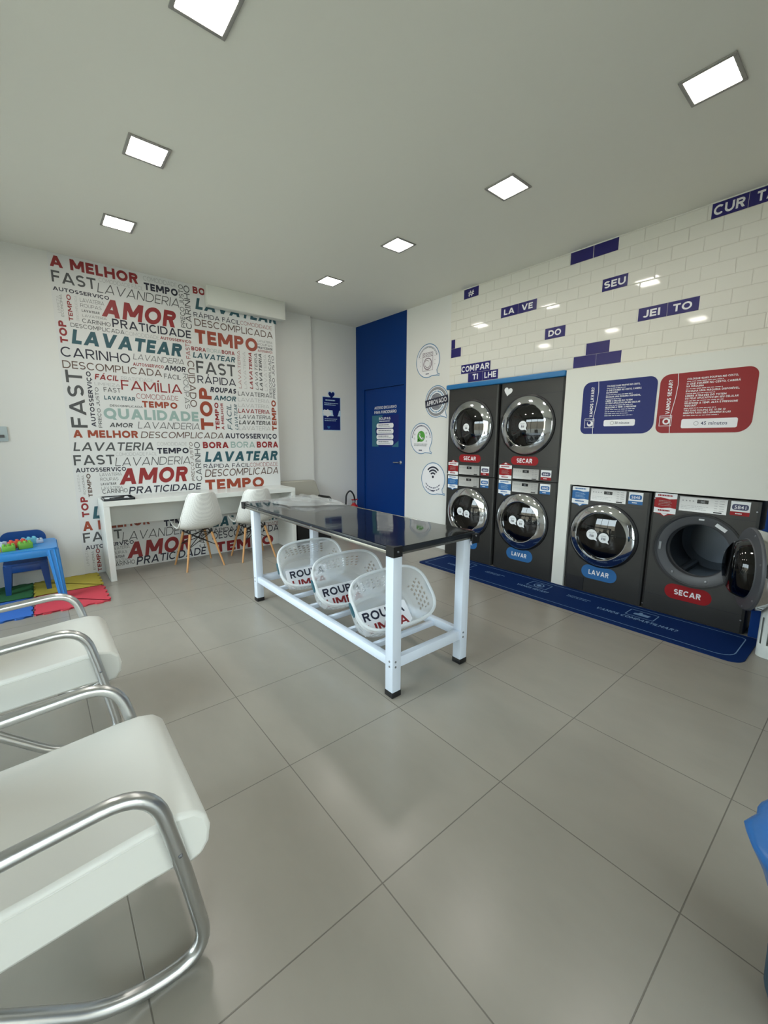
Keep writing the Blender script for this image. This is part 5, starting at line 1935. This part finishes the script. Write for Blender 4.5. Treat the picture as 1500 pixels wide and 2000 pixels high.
mb = MB().tube([(2.10, 2.745, 0.0), (2.08, 2.745, 0.30)], 0.012, 'wmetal', 10).tube([(1.88, 2.74, 0.012), (2.36, 2.74, 0.012)], 0.012, 'wmetal', 8)
mb.build('leg', ac, world=True)

fe = thing('fire_extinguisher', 'red fire extinguisher with a black hose in the corner by the blue door', 'fire extinguisher', (3.03, 3.12, 0))
mb = MB().lathe([(0.0, 0.0), (0.07, 0.0), (0.075, 0.02), (0.075, 0.34), (0.06, 0.39), (0.028, 0.42), (0.024, 0.44)], (3.03, 3.12, 0), (0, 0, 1), 'extred', 28)
mb.build('cylinder', fe, world=True)
mb = MB().cyl((3.03, 3.12, 0.435), (3.03, 3.12, 0.475), 0.022, 0.02, 'screw', 16)
mb.box((2.99, 3.108, 0.475), (3.10, 3.132, 0.492), 'extred', 0.003)
mb.build('valve', fe, world=True)
mb = MB().tube(fillet([(3.05, 3.12, 0.455), (3.02, 3.10, 0.56), (2.94, 3.09, 0.645), (2.865, 3.09, 0.58), (2.86, 3.10, 0.30), (2.90, 3.11, 0.12)], 0.09, 8), 0.012, 'black', 10)
mb.build('hose', fe, world=True)

# ================================================================== WASTE BIN AND BAG (right edge, close)
BX, BY = 0.635, -2.225
mb = MB().lathe([(0.0, 0.0), (0.142, 0.0), (0.148, 0.01), (0.162, 0.40), (0.166, 0.405), (0.166, 0.42), (0.158, 0.42), (0.14, 0.02), (0.0, 0.015)], (BX, BY, 0), (0, 0, 1), 'bin', 40)
tag(mb.build('waste_bin'), 'dark teal waste bin mostly beyond the right edge of the picture', 'bin')
rows = []
rb = random.Random(5)
K = 56
ph = [rb.uniform(0, 6.28) for _ in range(6)]
for i, (r, z, w) in enumerate([(0.001, .035, 0), (0.12, .032, 0), (0.128, .05, .002), (0.148, .38, .002), (0.152, .428, 0), (0.1635, .430, 0), (.172, .432, .002), (.19, .436, .004), (.212, .432, .007), (.226, .42, .008), (.218, .395, .008), (.204, .365, .006), (.19, .335, .004), (.178, .30, .003), (.172, .285, .002)]):
    r_ = []
    for j in range(K):
        a = 2 * PI * j / K
        q = r + w * (math.sin(7 * a + ph[0] + 0.4 * i) + 0.7 * math.sin(13 * a + ph[1]) + 0.5 * math.sin(19 * a + ph[2] + i * 0.3)) * 0.6
        r_.append((BX + q * math.cos(a), BY + q * math.sin(a), z + w * 0.5 * math.sin(5 * a + ph[3] + i)))
    rows.append(r_)
mb = MB().grid(rows, 'bag', True)
tag(mb.build('bin_bag', sharp=0), 'shiny blue plastic bag folded over the rim of the waste bin at the right edge', 'bag')

# ================================================================== CEILING LIGHTS
GL = 'square recessed ceiling lights'
places = [(-0.007, 2.060, 'square ceiling light nearest the word mural, left row'),
          (-0.007, 0.965, 'square ceiling light in the left row, second from the mural'),
          (-0.005, -0.155, 'square ceiling light in the left row cut off by the top edge of the picture'),
          (1.937, 2.000, 'smallest square ceiling light, right row, toward the blue door'),
          (1.940, 0.895, 'square ceiling light in the right row, second from the blue door'),
          (1.950, -0.215, 'square ceiling light in the right row, third from the blue door'),
          (1.962, -1.335, 'square ceiling light in the right row at the top right of the picture')]
l0 = None
for x, y, lab in places:
    if l0 is None:
        l0 = thing('ceiling_light', lab, 'ceiling light', (x, y, CEIL), 0, GL)
        mb = MB()
        a, b = 0.112, 0.094
        for s in (-1, 1):
            mb.box((s * b if s > 0 else -a, -a, -0.008), (a if s > 0 else -b, a, -0.0005), 'lampframe', 0.002)
            mb.box((-b, s * b if s > 0 else -a, -0.008), (b, a if s > 0 else -b, -0.0005), 'lampframe', 0.002)
        mb.build('frame', l0)
        mb = MB().add([(-b, -b, -0.003), (b, -b, -0.003), (b, b, -0.003), (-b, b, -0.003)], [(3, 2, 1, 0)], 'lamp', False)
        mb.build('diffuser', l0)
    else:
        dup(l0, (x, y, CEIL), 0, lab)
